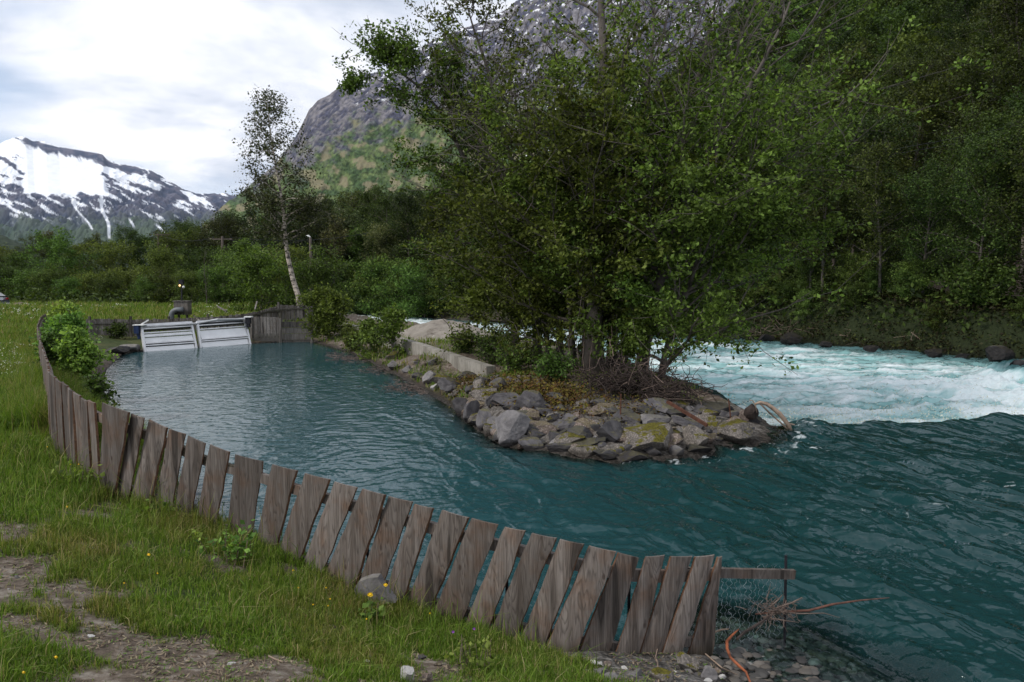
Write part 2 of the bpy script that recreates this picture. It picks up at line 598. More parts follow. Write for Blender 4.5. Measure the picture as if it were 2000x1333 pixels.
forest_ = np.where(soil_, 0.0, forest_)
gr_ = np.where(soil_, 0.0, gr_)
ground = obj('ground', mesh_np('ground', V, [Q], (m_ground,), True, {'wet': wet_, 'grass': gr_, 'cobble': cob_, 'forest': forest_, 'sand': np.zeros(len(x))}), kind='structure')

# ------------------------------------------------------------------ water
azw = np.tan(np.radians(np.concatenate([np.linspace(-60, -40, 20, endpoint=False), np.linspace(-40, 40, 900), np.linspace(40, 72, 60)[1:]])))
rw = np.concatenate([[0.3, 1.0, 2.0], np.exp(np.linspace(math.log(3.5), math.log(45), 620)), np.exp(np.linspace(math.log(45), math.log(150), 110))[1:]])
Yw, Aw = np.meshgrid(rw, azw, indexing='ij')
x, y = (Aw * Yw).ravel(), Yw.ravel()
P = np.stack([x, y], 1)
ins = inside(P, WPOLY)
dist = poly_dist(P, WPOLY)
wl = water_level(P)
downf = inside(P, DOWN) * 1.0
dc = poly_dist(P, CREST, closed=False)
zb = terrain(x, y, False)[0]
depth = np.clip(wl - zb, 0, 3)
# calm pond behind the spit, faster water in the open channel
chan = sst(-2.5, 3.5, x + 0.15 * (y - 6) - 0.5) * sst(26, 14, y) * (1 - downf)
wx = x + 0.5 * fbm(x * 0.5, y * 0.5, 3, 61)
wy = y + 0.5 * fbm(x * 0.5 + 9, y * 0.5, 3, 62)
ux, uy = wx * 0.34 - wy * 0.94, wx * 0.94 + wy * 0.34      # along and across the current
rip = fbm(ux * 0.75, uy * 2.5, 4, 63, 0.55)
swirl = fbm(ux * 0.28, uy * 0.8, 3, 64)
hz = (0.006 + 0.010 * sst(20, 8, y)) * fbm(wx * 2.2, wy * 4.0, 4, 65, 0.6) + chan * (0.032 * rip + 0.10 * swirl)
# the smooth tongue swells just before it breaks
near_crest = (1 - downf) * np.exp(-(dc / 0.9) ** 2) * sst(8.0, 6.2, np.abs(x - 13) * 0.55)
hz += near_crest * (0.04 + 0.16 * fbm(x * 0.42, y * 0.15, 3, 66))
bump_p = G(1565, 812, WL)
hz += 0.16 * np.exp(-(((x - bump_p[0]) / 0.75) ** 2 + ((y - bump_p[1]) / 0.7) ** 2))
# broken water below
rap = downf * sst(0.2, 2.2, dc)
fade = sst(75, 28, y)
fx = x * 1.0 + 0.8 * fbm(x * 0.3, y * 0.3, 3, 67)
fy = y + 0.8 * fbm(x * 0.3 + 5, y * 0.3, 3, 68)
ch = 1 - np.abs(fbm(fx * 0.33, fy * 0.42, 5, 69, 0.62)) * 1.6
chop = fbm(fx * 0.7, fy * 0.9, 5, 70, 0.65)
hz += rap * (0.10 * ch + 0.07 * chop - 0.04)
pile = np.exp(-((x - 15.5) / 4.2) ** 2 - ((y - 24) / 4.5) ** 2)
hz += rap * pile * (0.30 + 0.18 * fbm(x * 1.1, y * 1.1, 4, 71, 0.6))
# rock hump under smooth water at the right edge
rk = A(1985, 722, 27)
hump = np.exp(-(((x - rk[0] - 0.9) / 1.5) ** 2 + ((y - 27.5) / 1.6) ** 2))
hz += downf * hump * 0.8
strk = fbm(fx * 0.28 + fy * 0.05, fy * 1.0, 5, 76, 0.62)
foam = rap * np.clip(0.60 + 0.25 * ch - 0.22 + 0.55 * strk + 0.25 * chop + 0.6 * pile, 0, 1)
calm_far = sst(0.0, 5.5, dist) * 1.0
farside = poly_dist(P, np.array(FARB + [(27, 25)]), closed=False)
foam *= 0.25 + 0.75 * sst(1.0, 5.5, farside + 1.2 * fbm(x * 0.3, y * 0.3, 3, 72))
foam += 0.4 * sst(42, 60, y) * rap * sst(0.5, 2.5, farside)
foam *= 1 - sst(0.25, 0.6, hump)
# froth where the stream strikes the spit's point and along its rocks
tip = np.array([G(1520, 880, WL)[:2], G(1600, 860, WL)[:2], G(1560, 850, WL)[:2]])
dt = poly_dist(P, np.array([g2(1270, 905), g2(1400, 885), g2(1500, 875), g2(1560, 850), g2(1590, 835)]), closed=False)
fo2 = (1 - downf) * np.exp(-(dt / 0.55) ** 2) * np.clip(0.22 + 1.5 * fbm(x * 2.2, y * 2.2, 4, 73, 0.6), 0, 1)
hz += (1 - downf) * np.exp(-(dt / 0.7) ** 2) * 0.07 * fbm(x * 2.0, y * 2.0, 3, 74)
for (px, py, rx, ry, a) in [(1600, 875, 0.5, 0.25, 0.9), (1955, 945, 0.35, 0.35, 0.9), (1905, 985, 0.4, 0.2, 0.8), (1880, 855, 0.6, 0.12, 0.5), (1520, 884, .4, .2, .8), (1390, 880, 0.3, 0.2, .9), (1230, 912, .3, .1, .5)]:
    q = G(px, py, WL)
    e = np.exp(-(((x - q[0]) / rx) ** 2 + ((y - q[1]) / ry) ** 2))
    fo2 = np.maximum(fo2, (1 - downf) * a * e * np.clip(0.3 + 1.4 * fbm(x * 3 + y, y * 5 - x, 4, 75, 0.65), 0, 1))
fil = 1 - np.abs(fbm(ux * 0.5 + 3, uy * 1.3, 4, 79, 0.55)) * 3.2
fil2 = sst(0.80, 1.0, fil) * sst(-0.05, 0.3, fbm(x * 0.35, y * 0.35, 3, 80))
fo2 = np.minimum(fo2 * (0.55 + 0.6 * fbm(x * 6, y * 6, 4, 78, 0.7)), 0.72)
foam = np.clip(np.maximum(foam, np.maximum(fo2, 0.46 * fil2 * chan * sst(0.5, 2, dist))), 0, 1)
z = wl + hz
nr, na = Yw.shape
i, j = np.meshgrid(np.arange(nr - 1), np.arange(na - 1), indexing='ij')
Q = np.stack([i * na + j, i * na + j + 1, (i + 1) * na + j + 1, (i + 1) * na + j], -1).reshape(-1, 4)
keepv = ins | (dist < 1.2)
Q = Q[keepv[Q].any(1)]
used = np.zeros(len(x), bool)
used[Q.ravel()] = True
remap = np.cumsum(used) - 1
Q = remap[Q]
V = np.stack([x, y, z], 1)[used]
m_water, t, out = new_mat('silty_glacier_water')
v = coords(t)
vr0 = coords(t, (1.0, 1.0, 1.0), rot=(0, 0, 1.22))
vm_ = N(t, 'ShaderNodeMapping')
vm_.inputs['Scale'].default_value = (0.38, 1.25, 1.0)
t.links.new(vr0, vm_.inputs[0])
vr = vm_.outputs[0]
vp = coords(t, (1.0, 1.7, 1.0))
nA = noise(t, vr, 1.9, 2.5, 0.42, 0.8)
nB = noise(t, vp, 4.5, 2, 0.4, 0.4)
chn = attr(t, 'channel')
nA = ramp(t, nA, [(0.42, (0, 0, 0)), (0.60, (0.35, 0.35, 0.35)), (0.74, (1, 1, 1))], 'B_SPLINE').outputs[0]
hgt = math_n(t, 'ADD', math_n(t, 'MULTIPLY', nA, math_n(t, 'ADD', math_n(t, 'MULTIPLY', chn, 0.62), 0.06)), math_n(t, 'MULTIPLY', nB, math_n(t, 'ADD', math_n(t, 'MULTIPLY', chn, 0.06), 0.08)))
nrm = bump(t, hgt, 0.8, 0.17)
teal = mixc(t, (0.020, 0.066, 0.076), (0.009, 0.038, 0.040), chn)
body = N(t, 'ShaderNodeBsdfDiffuse')
milk = attr(t, 'milk')
t.links.new(mixc(t, teal, (0.27, 0.48, 0.48), milk), body.inputs[0])
clear = N(t, 'ShaderNodeBsdfTransparent')
clear.inputs[0].default_value = (0.62, 0.80, 0.78, 1)
dep = ramp(t, attr(t, 'depth'), [(0.05, (0, 0, 0)), (0.42, (1, 1, 1))])
m1 = N(t, 'ShaderNodeMixShader')
t.links.new(dep.outputs[0], m1.inputs[0])
t.links.new(clear.outputs[0], m1.inputs[1])
t.links.new(body.outputs[0], m1.inputs[2])
gl = N(t, 'ShaderNodeBsdfGlossy', i_Roughness=0.06)
t.links.new(nrm, gl.inputs['Normal'])
fr = N(t, 'ShaderNodeFresnel', i_IOR=1.33)
t.links.new(nrm, fr.inputs['Normal'])
m2 = N(t, 'ShaderNodeMixShader')
t.links.new(fr.outputs[0], m2.inputs[0])
t.links.new(m1.outputs[0], m2.inputs[1])
t.links.new(gl.outputs[0], m2.inputs[2])
fn = noise(t, coords(t, (0.45, 1.5, 1.0), rot=(0, 0, 0.12)), 1.6, 10, 0.74, 1.2)
fn2 = noise(t, v, 11.0, 6, 0.7)
ff = math_n(t, 'ADD', math_n(t, 'MULTIPLY', attr(t, 'foam'), 1.35), math_n(t, 'SUBTRACT', math_n(t, 'ADD', math_n(t, 'MULTIPLY', fn, 1.1), math_n(t, 'MULTIPLY', fn2, 0.55)), 1.33))
ff = ramp(t, ff, [(0.0, (0, 0, 0)), (1.0, (1, 1, 1))]).outputs[0]
fd = N(t, 'ShaderNodeBsdfDiffuse')
fd.inputs[0].default_value = (0.80, 0.86, 0.87, 1)
t.links.new(bump(t, math_n(t, 'ADD', fn, fn2), 0.5, 0.1), fd.inputs['Normal'])
m3 = N(t, 'ShaderNodeMixShader')
t.links.new(ff, m3.inputs[0])
t.links.new(m2.outputs[0], m3.inputs[1])
t.links.new(fd.outputs[0], m3.inputs[2])
t.links.new(m3.outputs[0], out.inputs[0])
milk_ = rap * (0.25 + 0.75 * sst(0.5, 5, farside)) * (1 - 0.9 * sst(0.3, 0.7, hump))
water = obj('water', mesh_np('water', V, [Q], (m_water,), True, {'foam': foam[used], 'depth': np.clip(depth, 0, 1)[used], 'channel': np.clip(chan, 0, 1)[used], 'milk': milk_[used]}), kind='structure')


# ------------------------------------------------------------------ mountains
def mountain(name, prof, D0, D1, zb, colour, amp, seed, cols, rows, pexp=1.3, back=0.35, smooth=None):
    pxs = np.linspace(prof[0][0], prof[-1][0], cols)
    ry = np.interp(pxs, [p[0] for p in prof], [p[1] for p in prof])
    jag = -2.4 * fbm(pxs / 22.0, pxs * 0 + seed, 5, seed, 0.6) / F * D1
    zr = EYE + (548 - ry) / F * D1
    tt = np.concatenate([np.linspace(0, 1, rows), 1 + back * np.linspace(0.05, 1, 14)])
    T, PX = np.meshgrid(tt, pxs, indexing='ij')
    ZR = np.broadcast_to(zr, T.shape)
    Y = D0 + (D1 - D0) * T
    X = (PX - 1000) / F * Y
    sc = 1.0 / (D1 * 0.045)
    gul = 1 - np.abs(fbm(X * sc * 1.3, Y * sc * 0.35, 6, seed + 1, 0.55)) * 2.2
    rough = fbm(X * sc * 3, Y * sc * 3, 6, seed + 2, 0.6)
    ts = np.clip(T, 0, 1)
    env = np.sin(np.pi * np.clip(ts, 0, 1)) ** 0.8
    Z0 = zb + (ZR - zb) * ts ** pexp
    if smooth is not None:
        env = env * smooth(PX, 548 - (Z0 - EYE) / Y * F)
    Z = Z0 + amp * env * (gul * 0.7 + rough * 0.5) + jag[None, :] * ts ** 14
    Z = np.where(T > 1, ZR - (T - 1) / back * (ZR - zb) * 0.5, Z)
    PY = 548 - (Z - EYE) / Y * F
    dzx = np.gradient(Z, axis=1) / (np.gradient(X, axis=1) + 1e-6)
    col = colour(PX, PY, T, dzx, gul, rough, X * sc, Y * sc)
    n_r, n_c = T.shape
    i, j = np.meshgrid(np.arange(n_r - 1), np.arange(n_c - 1), indexing='ij')
    Q = np.stack([i * n_c + j, i * n_c + j + 1, (i + 1) * n_c + j + 1, (i + 1) * n_c + j], -1).reshape(-1, 4)
    m, t, out = new_mat(name + '_rock')
    nz = noise(t, coords(t), 30.0 / D1 * 4, 8, 0.65)
    c = mixc(t, attr(t, 'col', 'Color'), ramp(t, nz, [(0.25, (0.86, 0.86, 0.86)), (0.75, (1.1, 1.1, 1.1))]).outputs[0], 1.0, 'MULTIPLY')
    pbsdf(t, out, c, 0.95, bump(t, nz, 0.35, D1 * 0.0015), spec=0.1)
    return obj(name, mesh_np(name, np.stack([X, Y, Z], -1).reshape(-1, 3), [Q], (m,), True, {'col': col.reshape(-1, 3)}), kind='structure')


def lerp3(a, b, f):
    return np.asarray(a) * (1 - f[..., None]) + np.asarray(b) * f[..., None]


def snow_col(PX, PY, T, dzx, gul, rough, X, Y):
    rock = lerp3((0.05, 0.065, 0.11), (0.12, 0.12, 0.16), sst(-0.4, 0.5, rough))  # blue of distant haze is mixed into the rock colour
    green = lerp3((0.045, 0.075, 0.05), (0.075, 0.105, 0.07), sst(-0.3, 0.4, gul - 0.5))
    col = lerp3(rock, (0.0, 0.0, 0.0), np.zeros(T.shape))
    g = sst(408, 458, PY + 22 * rough)
    col = col * (1 - g[..., None]) + green * g[..., None]
    n = fbm(PX / 34 - PY / 30, PY / 16 - PX / 60, 6, 91, 0.6)
    n2 = fbm(PX / 9 - PY / 20, PY / 26, 4, 92, 0.6)
    cover = sst(445, 315, PY + 0.06 * (PX - 130))
    s = sst(0.0, 0.07, n * 0.95 + n2 * 0.16 + 0.66 * cover - 0.44 + 0.10 * sst(240, 330, PX)) * sst(452, 425, PY + 14 * n)
    # the wide snowfield under the summit
    q = np.maximum(np.abs(PX - 132 - (PY - 330) * 0.12) / (76 + 0.1 * (PY - 330)), np.abs(PY - 335 - (PX - 130) * 0.04) / 48) + 0.16 * fbm(PX / 30, PY / 22, 4, 93)
    s = np.maximum(s, sst(1.04, 0.96, q))
    # bare dark headwall over it
    rid = np.interp(PX, [50, 65, 95, 120, 215, 240], [290, 276, 286, 292, 308, 320])
    wall = sst(0, 3, PY - rid + 3) * sst(17, 9, PY - rid + 6 * n2) * sst(52, 62, PX) * sst(232, 218, PX)
    s *= 1 - wall
    s = np.maximum(s, sst(1.05, 0.9, np.hypot((PX - 38) / 26, (PY - 292) / 15) + 0.2 * n))
    # two narrow snow gullies
    for (x0, y0, x1, y1, w) in ((196, 345, 222, 466, 4.2), (150, 395, 186, 450, 3.0), (258, 430, 266, 445, 3), (308, 440, 332, 458, 3.5)):
        u = np.clip((PY - y0) / (y1 - y0), 0, 1)
        d = np.abs(PX - x0 - (x1 - x0) * u + 2.5 * np.sin(PY / 9.0))
        s = np.maximum(s, sst(w, w * 0.5, d) * sst(y0 - 3, y0 + 3, PY) * sst(y1 + 3, y1 - 3, PY))
    return lerp3((0, 0, 0), (0.86, 0.88, 0.92), s) + col * (1 - s[..., None])


snowy = mountain('mountain', [(-420, 330), (-300, 250), (-180, 300), (-90, 280), (-30, 300), (0, 297), (20, 284), (42, 275), (66, 273), (80, 281), (105, 283), (130, 293), (160, 296), (213, 305), (222, 318), (250, 326), (278, 330), (300, 334), (330, 352), (370, 374), (400, 382), (440, 380), (470, 386), (520, 395), (600, 400), (800, 420)],
                 4200, 6500, -20, snow_col, 60, 101, 800, 420, 1.25, smooth=lambda X_, Y_: 0.0 + 1.0 * sst(0.9, 1.3, np.maximum(np.abs(X_ - 132 - (Y_ - 330) * 0.12) / 76, np.abs(Y_ - 335) / 48)))


def cliff_col(PX, PY, T, dzx, gul, rough, X, Y):
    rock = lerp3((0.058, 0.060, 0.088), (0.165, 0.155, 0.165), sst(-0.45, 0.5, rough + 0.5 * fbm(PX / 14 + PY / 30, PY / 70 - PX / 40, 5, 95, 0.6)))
    green = lerp3((0.045, 0.075, 0.030), (0.10, 0.135, 0.05), sst(-0.4, 0.5, fbm(PX / 30, PY / 22, 5, 96, 0.6)))
    tan = np.array((0.22, 0.19, 0.12))
    fine_ = fbm(PX / 7.0 + PY / 15, PY / 5.0 - PX / 20, 5, 196, 0.65)
    green = green * (1 + 0.75 * fine_)[..., None]
    rock = rock * (1 + 0.5 * fine_)[..., None]
    line = np.interp(PX, [430, 520, 590, 700, 800, 1000, 1500], [380, 340, 318, 262, 230, 210, 170])
    g = sst(-25, 40, PY - line + 45 * fbm(PX / 45 + PY / 60, PY / 38 - PX / 90, 6, 97, 0.68) + 14 * fine_)
    col = rock * (1 - g[..., None]) + green * g[..., None]
    tn = sst(0.15, 0.4, fbm(PX / 40 + PY / 28, PY / 30 - PX / 50, 4, 98)) * g * 0.8  # tan patches paint sunlit spots into the slope colour
    col = col * (1 - tn[..., None]) + tan * tn[..., None]
    rid = np.interp(PX, RX, RY)
    d = PY - rid
    n = fbm(PX / 20 + PY / 11, PY / 10 - PX / 26, 4, 99, 0.6)
    s = sst(0.20, 0.28, n * 0.85 + 0.42 * sst(30, 0, d) - 0.40) * sst(690, 715, PX) * np.maximum(sst(75, 35, d), sst(950, 1000, PX))
    return lerp3((0, 0, 0), (0.86, 0.87, 0.9), s) + col * (1 - s[..., None])


RIDGE = [(400, 440), (440, 405), (470, 385), (510, 352), (545, 325), (575, 288), (598, 250), (612, 222), (630, 205), (655, 190), (690, 170), (722, 155), (760, 150), (800, 128), (850, 92), (900, 72), (950, 58), (990, 35), (1030, 5), (1080, -40), (1200, -110), (1400, -190), (1700, -220), (2100, -260)]
RX, RY = [p[0] for p in RIDGE], [p[1] for p in RIDGE]
cliff = mountain('mountain', RIDGE, 1000, 2100, -20, cliff_col, 13, 131, 900, 480, 1.2)

# low wooded ridge far left
def ridge_col(PX, PY, T, dzx, gul, rough, X, Y):
    return lerp3((0.02, 0.032, 0.02), (0.04, 0.055, 0.03), sst(-0.3, 0.4, rough))


low = mountain('hills', [(-500, 380), (-200, 425), (-60, 448), (0, 458), (30, 468), (60, 482), (100, 500), (200, 520), (400, 530)], 700, 1200, -20, ridge_col, 8, 141, 300, 60, 1.1)

# the air that pales the far mountains
mb = MB()
mb.box((0, 3900, 900), (9800, 8000, 1860))
m_air, t, out = new_mat('valley_air')
pv = N(t, 'ShaderNodeVolumePrincipled', i_Density=0.000018)
pv.inputs['Color'].default_value = (0.78, 0.86, 1.0, 1)
pv.inputs['Anisotropy'].default_value = 0.2
t.links.new(pv.outputs[0], out.inputs['Volume'])
mb.build('haze', m_air, kind='stuff', label='thin pale air between the valley and the far mountains', cat='haze')

# ------------------------------------------------------------------ trees
bark = plain('grey_bark', (0.105, 0.09, 0.078), 0.9, var=0.45, scale=3.0, bmp=0.8)
darkbark = plain('dark_bark', (0.04, 0.034, 0.028), 0.9, var=0.45, scale=3.0, bmp=0.8)
m_birch, t, out = new_mat('birch_bark')
v = coords(t, (1, 1, 2.2))
f = ramp(t, noise(t, v, 3.5, 6, 0.7), [(0.42, (0.05, 0.045, 0.04)), (0.52, (0.42, 0.36, 0.30)), (0.75, (0.60, 0.54, 0.47))])
pbsdf(t, out, f.outputs[0], 0.8)
leaf_alder = leaf_mat('alder_leaves', (0.045, 0.070, 0.012), (0.115, 0.165, 0.035), (0.020, 0.030, 0.007), 0.35)
leaf_birch = leaf_mat('birch_leaves', (0.045, 0.05, 0.02), (0.09, 0.095, 0.035), (0.02, 0.02, 0.012), 0.25)
leaf_dark = leaf_mat('forest_leaves', (0.026, 0.040, 0.009), (0.058, 0.082, 0.018), (0.011, 0.018, 0.006), 0.26)
leaf_mid = leaf_mat('thicket_leaves', (0.055, 0.088, 0.018), (0.105, 0.155, 0.035), (0.022, 0.038, 0.010), 0.3)
leaf_bright = leaf_mat('young_leaves', (0.09, 0.155, 0.028), (0.18, 0.27, 0.06), (0.04, 0.075, 0.016), 0.38)
leaf_pale = leaf_mat('willow_leaves', (0.085, 0.12, 0.045), (0.17, 0.2, 0.09), (0.04, 0.06, 0.022), 0.3)


def leaves_np(rng, C, size, up=0.5, asp=0.62):
    """one diamond-shaped leaf face per centre"""
    n = len(C)
    nn = rng.normal(size=(n, 3)) + np.array([0, 0, up * 2])
    nn /= np.linalg.norm(nn, axis=1)[:, None]
    u = np.cross(nn, rng.normal(size=(n, 3)))
    u /= np.linalg.norm(u, axis=1)[:, None] + 1e-9
    w = np.cross(nn, u)
    L = size * rng.uniform(0.5, 1.5, n)[:, None]
    V = np.stack([C - u * L * 0.5, C + w * L * asp * 0.5 - u * L * 0.05, C + u * L * 0.5 + nn * L * 0.08, C - w * L * asp * 0.5 - u * L * 0.05], 1).reshape(-1, 3)
    return V, np.arange(n * 4).reshape(-1, 4)


def grow(rng, H, r0, lean=(0, 0), c0=0.3, spread=3.0, n1=24, n2=6, nl=9000, leaf=0.12, up=0.6, jit=0.22, prof=None, path=None, sides=7, droop=0.0, wob=0.25, dirbias=None, lowdense=0.0, twig_r=0.006, topthin=0.0, clump=1):
    """trunk with limbs + leaf faces set along the twigs"""
    m = MB()
    if path is None:
        s = np.linspace(0, 1, 12)
        P = np.stack([lean[0] * s ** 1.4, lean[1] * s ** 1.4, H * s], 1)
        P[:, 0] += wob * np.sin(s * 7 + rng.uniform(0, 6)) * s * 0.6
        P[:, 1] += wob * np.sin(s * 6 + rng.uniform(0, 6)) * s * 0.6
    else:
        P = np.asarray(path, float)
        s = np.linspace(0, 1, len(P))
    R = r0 * (1 - s * 0.9)
    R[0] *= 1.35
    m.tube(P, R, sides)
    anchors, weight = [], []
    prof = prof or (lambda q: 0.35 + 1.0 * math.sin(math.pi * min(1, q * 0.9 + 0.12)) ** 0.8)
    a0 = rng.uniform(0, 6.28)
    for k in range(n1):
        q = (k + rng.uniform(0, 1)) / n1
        q = q ** (1 - 0.3 * lowdense)
        tt = c0 + (1 - c0) * q
        base = np.array([np.interp(tt, s, P[:, c]) for c in range(3)])
        rb = np.interp(tt, s, R) * 0.55
        a = a0 + k * 2.4 + rng.uniform(-0.4, 0.4)
        L = spread * prof(q) * rng.uniform(0.7, 1.15)
        if dirbias is not None:
            L *= 1 + 0.35 * math.cos(a - dirbias)
        L = min(L, spread * 1.35)
        el = up * rng.uniform(0.5, 1.3) + 0.25 * q
        d = np.array([math.cos(a) * math.cos(el), math.sin(a) * math.cos(el), math.sin(el)])
        n = 6
        pts = [base]
        for i in range(n):
            d = d + rng.normal(size=3) * 0.16 + np.array([0, 0, 0.05 - droop])
            d /= np.linalg.norm(d)
            pts.append(pts[-1] + d * L / n)
        pts = np.array(pts)
        m.tube(pts, np.linspace(rb, twig_r, n + 1), 4, cap=False)
        for i in range(2, n + 1):
            anchors.append((pts[i - 1], pts[i]))
            weight.append(0.5)
        for b in range(n2):
            f = rng.uniform(0.25, 1.0)
            i = min(int(f * n), n - 1)
            o = pts[i] + (pts[i + 1] - pts[i]) * rng.uniform(0, 1)
            dd = (pts[i + 1] - pts[i]) / (L / n) + rng.normal(size=3) * 0.75
            dd[2] += 0.1 - droop * 3
            dd /= np.linalg.norm(dd)
            LL = L * rng.uniform(0.22, 0.5) + 0.15
            mid = o + dd * LL * 0.5 + rng.normal(size=3) * LL * 0.07
            end = mid + (dd + rng.normal(size=3) * 0.25 + np.array([0, 0, -droop * 2])) * LL * 0.5
            m.tube(np.array([o, mid, end]), [twig_r * 1.4, twig_r, twig_r * 0.5], 3, cap=False)
            anchors += [(o, mid), (mid, end)]
            weight += [0.8, 1.3]
    An = np.array(anchors)
    w = np.array(weight) * np.exp(rng.normal(0, 0.75, len(weight))) * (0.04 + np.linalg.norm(An[:, 1] - An[:, 0], axis=1))
    if topthin:
        w = w * (1 - topthin * sst(0.28, 0.72, An[:, 0, 2] / H))
    nc = nl // clump
    idx = rng.choice(len(An), nc, p=w / w.sum())
    f = rng.uniform(0, 1, nc)[:, None]
    C = An[idx, 0] * (1 - f) + An[idx, 1] * f + rng.normal(size=(nc, 3)) * jit * np.array([1, 1, 0.75])
    if clump > 1:
        C = np.repeat(C, clump, 0) + rng.normal(size=(nc * clump, 3)) * np.array([0.075, 0.075, 0.05])
    return m, leaves_np(rng, C, leaf)


def tree_meshes(name, seed, mb, ml, **kw):
    rng = np.random.default_rng(seed)
    m, (LV, LF) = grow(rng, **kw)
    return m.mesh(name + '_trunk', (mb,), True), mesh_np(name + '_crown', LV, [LF], (ml,))


def put_tree(name, pair, loc, rz=0.0, s=1.0, sz=None, label=None, cat='tree', group=None, names=('trunk', 'crown')):
    r = empty(name, loc, label=label, cat=cat, group=group)
    r.rotation_euler.z = rz
    r.scale = (s, s, sz or s)
    for n, me in zip(names, pair):
        obj(n, me, r)
    return r


# the alders on the spit, each grown for its own place
ALDER = [  # photo x, y of foot, height, trunk radius, lean, spread, leaves, seed, limb start, bias
    (1013, 690, 8.2, 0.12, (-2.5, 0.6), 1.75, 30000, 1, 0.12, math.pi, 'slender alder leaning far out to the left over the sand heap'),
    (1051, 702, 8.4, 0.13, (-1.8, 1.0), 2.0, 30000, 2, 0.10, 2.6, 'second alder from the left on the spit, leaning gently left'),
    (1093, 712, 8.6, 0.12, (-0.6, -0.4), 2.7, 30000, 3, 0.10, 3.6, 'thin upright alder on the spit beside the tall grass'),
    (1121, 722, 7.6, 0.10, (-1.4, -0.8), 2.9, 34000, 4, 0.08, 3.9, 'short bushy alder at the front of the spit grove'),
    (1160, 730, 13.5, 0.24, (0.35, 0.4), 3.2, 42000, 5, 0.16, 0.0, 'tallest alder on the spit, with the thickest trunk'),
    (1195, 722, 12.5, 0.15, (1.6, 1.6), 3.5, 36000, 6, 0.2, 0.6, 'alder just right of the thickest trunk, arching to the right'),
    (1214, 726, 11.4, 0.13, (3.0, 0.2), 3.5, 36000, 7, 0.14, 0.2, 'alder with a slim trunk, crown swept right over the rapids'),
    (1249, 735, 9.6, 0.17, (3.3, -1.0), 3.3, 42000, 8, 0.06, -0.2, 'rightmost alder on the spit, low limbs hanging over white water'),
    (1075, 708, 8.0, 0.09, (-2.4, -0.6), 2.7, 26000, 9, 0.12, 3.3, 'small leaning alder half hidden among the left trunks of the grove'),
    (1008, 690, 5.6, 0.08, (-0.5, -0.3), 2.1, 18000, 11, 0.04, math.pi, 'lowest bushy alder at the left end of the grove by the sand heap'),
    (1140, 728, 6.0, 0.07, (-0.3, -1.2), 2.6, 28000, 12, 0.05, 4.2, 'low alder in front of the thickest trunk, leaves near the ground'),
    (1290, 742, 6.2, 0.09, (2.0, -0.6), 3.2, 34000, 13, 0.03, 0.0, 'low alder bowing right over the rapids beside the root heap'),
    (1228, 715, 12.5, 0.14, (1.2, 2.8), 3.4, 30000, 10, 0.25, 1.2, 'alder at the back of the spit grove on the river side'),
]
for (px, py, H, r0, lean, sp, nl, sd, c0, bias, lab) in ALDER:
    g = onground(px, py)
    rng = np.random.default_rng(sd)
    lab2 = lab
    path = None
    if sd == 1:
        path = [A(q, w, D_) - g for q, w, D_ in [(1013, 696, g[1]), (1000, 610, 26.2), (975, 500, 25.8), (945, 400, 25.5), (905, 300, 25.2), (862, 215, 25), (820, 165, 24.8), (775, 130, 24.6), (735, 108, 24.5)]]
    if sd == 2:
        path = [A(q, w, D_) - g for q, w, D_ in [(1051, 708, g[1]), (1046, 590, 24.6), (1030, 460, 24.4), (1005, 340, 24.2), (975, 220, 24), (950, 120, 24), (925, 50, 23.8), (905, -20, 23.6)]]
    m, (LV, LF) = grow(rng, H, r0, lean, c0, sp, 34, 9, int(nl * (0.75 if sd in (3, 4, 5, 6, 7, 8, 10) else 0.85)), 0.098, 0.42, 0.14, clump=6, path=path, sides=10, dirbias=bias, wob=0.45, twig_r=0.009, topthin=0.0 if sd in (1, 11, 12, 13) else 0.93)
    put_tree('alder_tree', (m.mesh('alder_trunk', (bark,), True), mesh_np('alder_crown', LV, [LF], (leaf_alder,))), g - np.array([0, 0, 0.1]), label=lab2, group='alders on the spit between pond and river')

# the leaning birch behind the far fence
g = A(587, 594, 44)
path = [A(px, py, 44) - g for (px, py) in [(587, 602), (583, 580), (572, 545), (563, 505), (557, 465), (555, 430), (551, 395), (543, 345), (533, 295), (526, 245), (522, 205)]]
rng = np.random.default_rng(77)
m, (LV, LF) = grow(rng, 12, 0.17, c0=0.36, spread=3.3, n1=44, n2=9, nl=14000, leaf=0.13, up=0.62, jit=0.2, topthin=0.55, path=path, droop=0.06, sides=8, prof=lambda q: 0.95 - 0.62 * q)
put_tree('birch_tree', (m.mesh('birch_trunk', (m_birch,), True), mesh_np('birch_crown', LV, [LF], (leaf_birch,))), g, label='tall leaning birch with a pale trunk and thin crown behind the fence', names=('trunk', 'crown'))

# sources for the woods
PROTO = {}


def proto(k, seed, mb, ml, **kw):
    PROTO[k] = tree_meshes('wood', seed, mb, ml, **kw)


for k in range(5):
    proto('wood%d' % k, 200 + k, bark, leaf_dark, H=10.5, r0=0.13, lean=(0.5 * (k - 2), 0.3), c0=0.22, spread=2.9, n1=30, n2=7, nl=15000, leaf=0.15, up=0.6, jit=0.24)
for k in range(4):
    proto('hill%d' % k, 220 + k, darkbark, leaf_dark, H=10.5, r0=0.12, lean=(0.4 * (k - 1), 0), c0=0.15, spread=3.1, n1=22, n2=5, nl=6500, leaf=0.27, up=0.6, jit=0.32, sides=5)
for k in range(4):
    proto('belt%d' % k, 240 + k, bark, leaf_mid, H=7.5, r0=0.10, lean=(0.3 * (k - 1), 0), c0=0.08, spread=2.9, n1=26, n2=6, nl=11000, leaf=0.19, up=0.65, jit=0.27, sides=5)
for k in range(3):
    proto('bush%d' % k, 260 + k, bark, leaf_mid, H=3.4, r0=0.05, c0=0.03, spread=2.2, n1=26, n2=6, nl=9000, leaf=0.15, up=0.75, jit=0.2, sides=5)
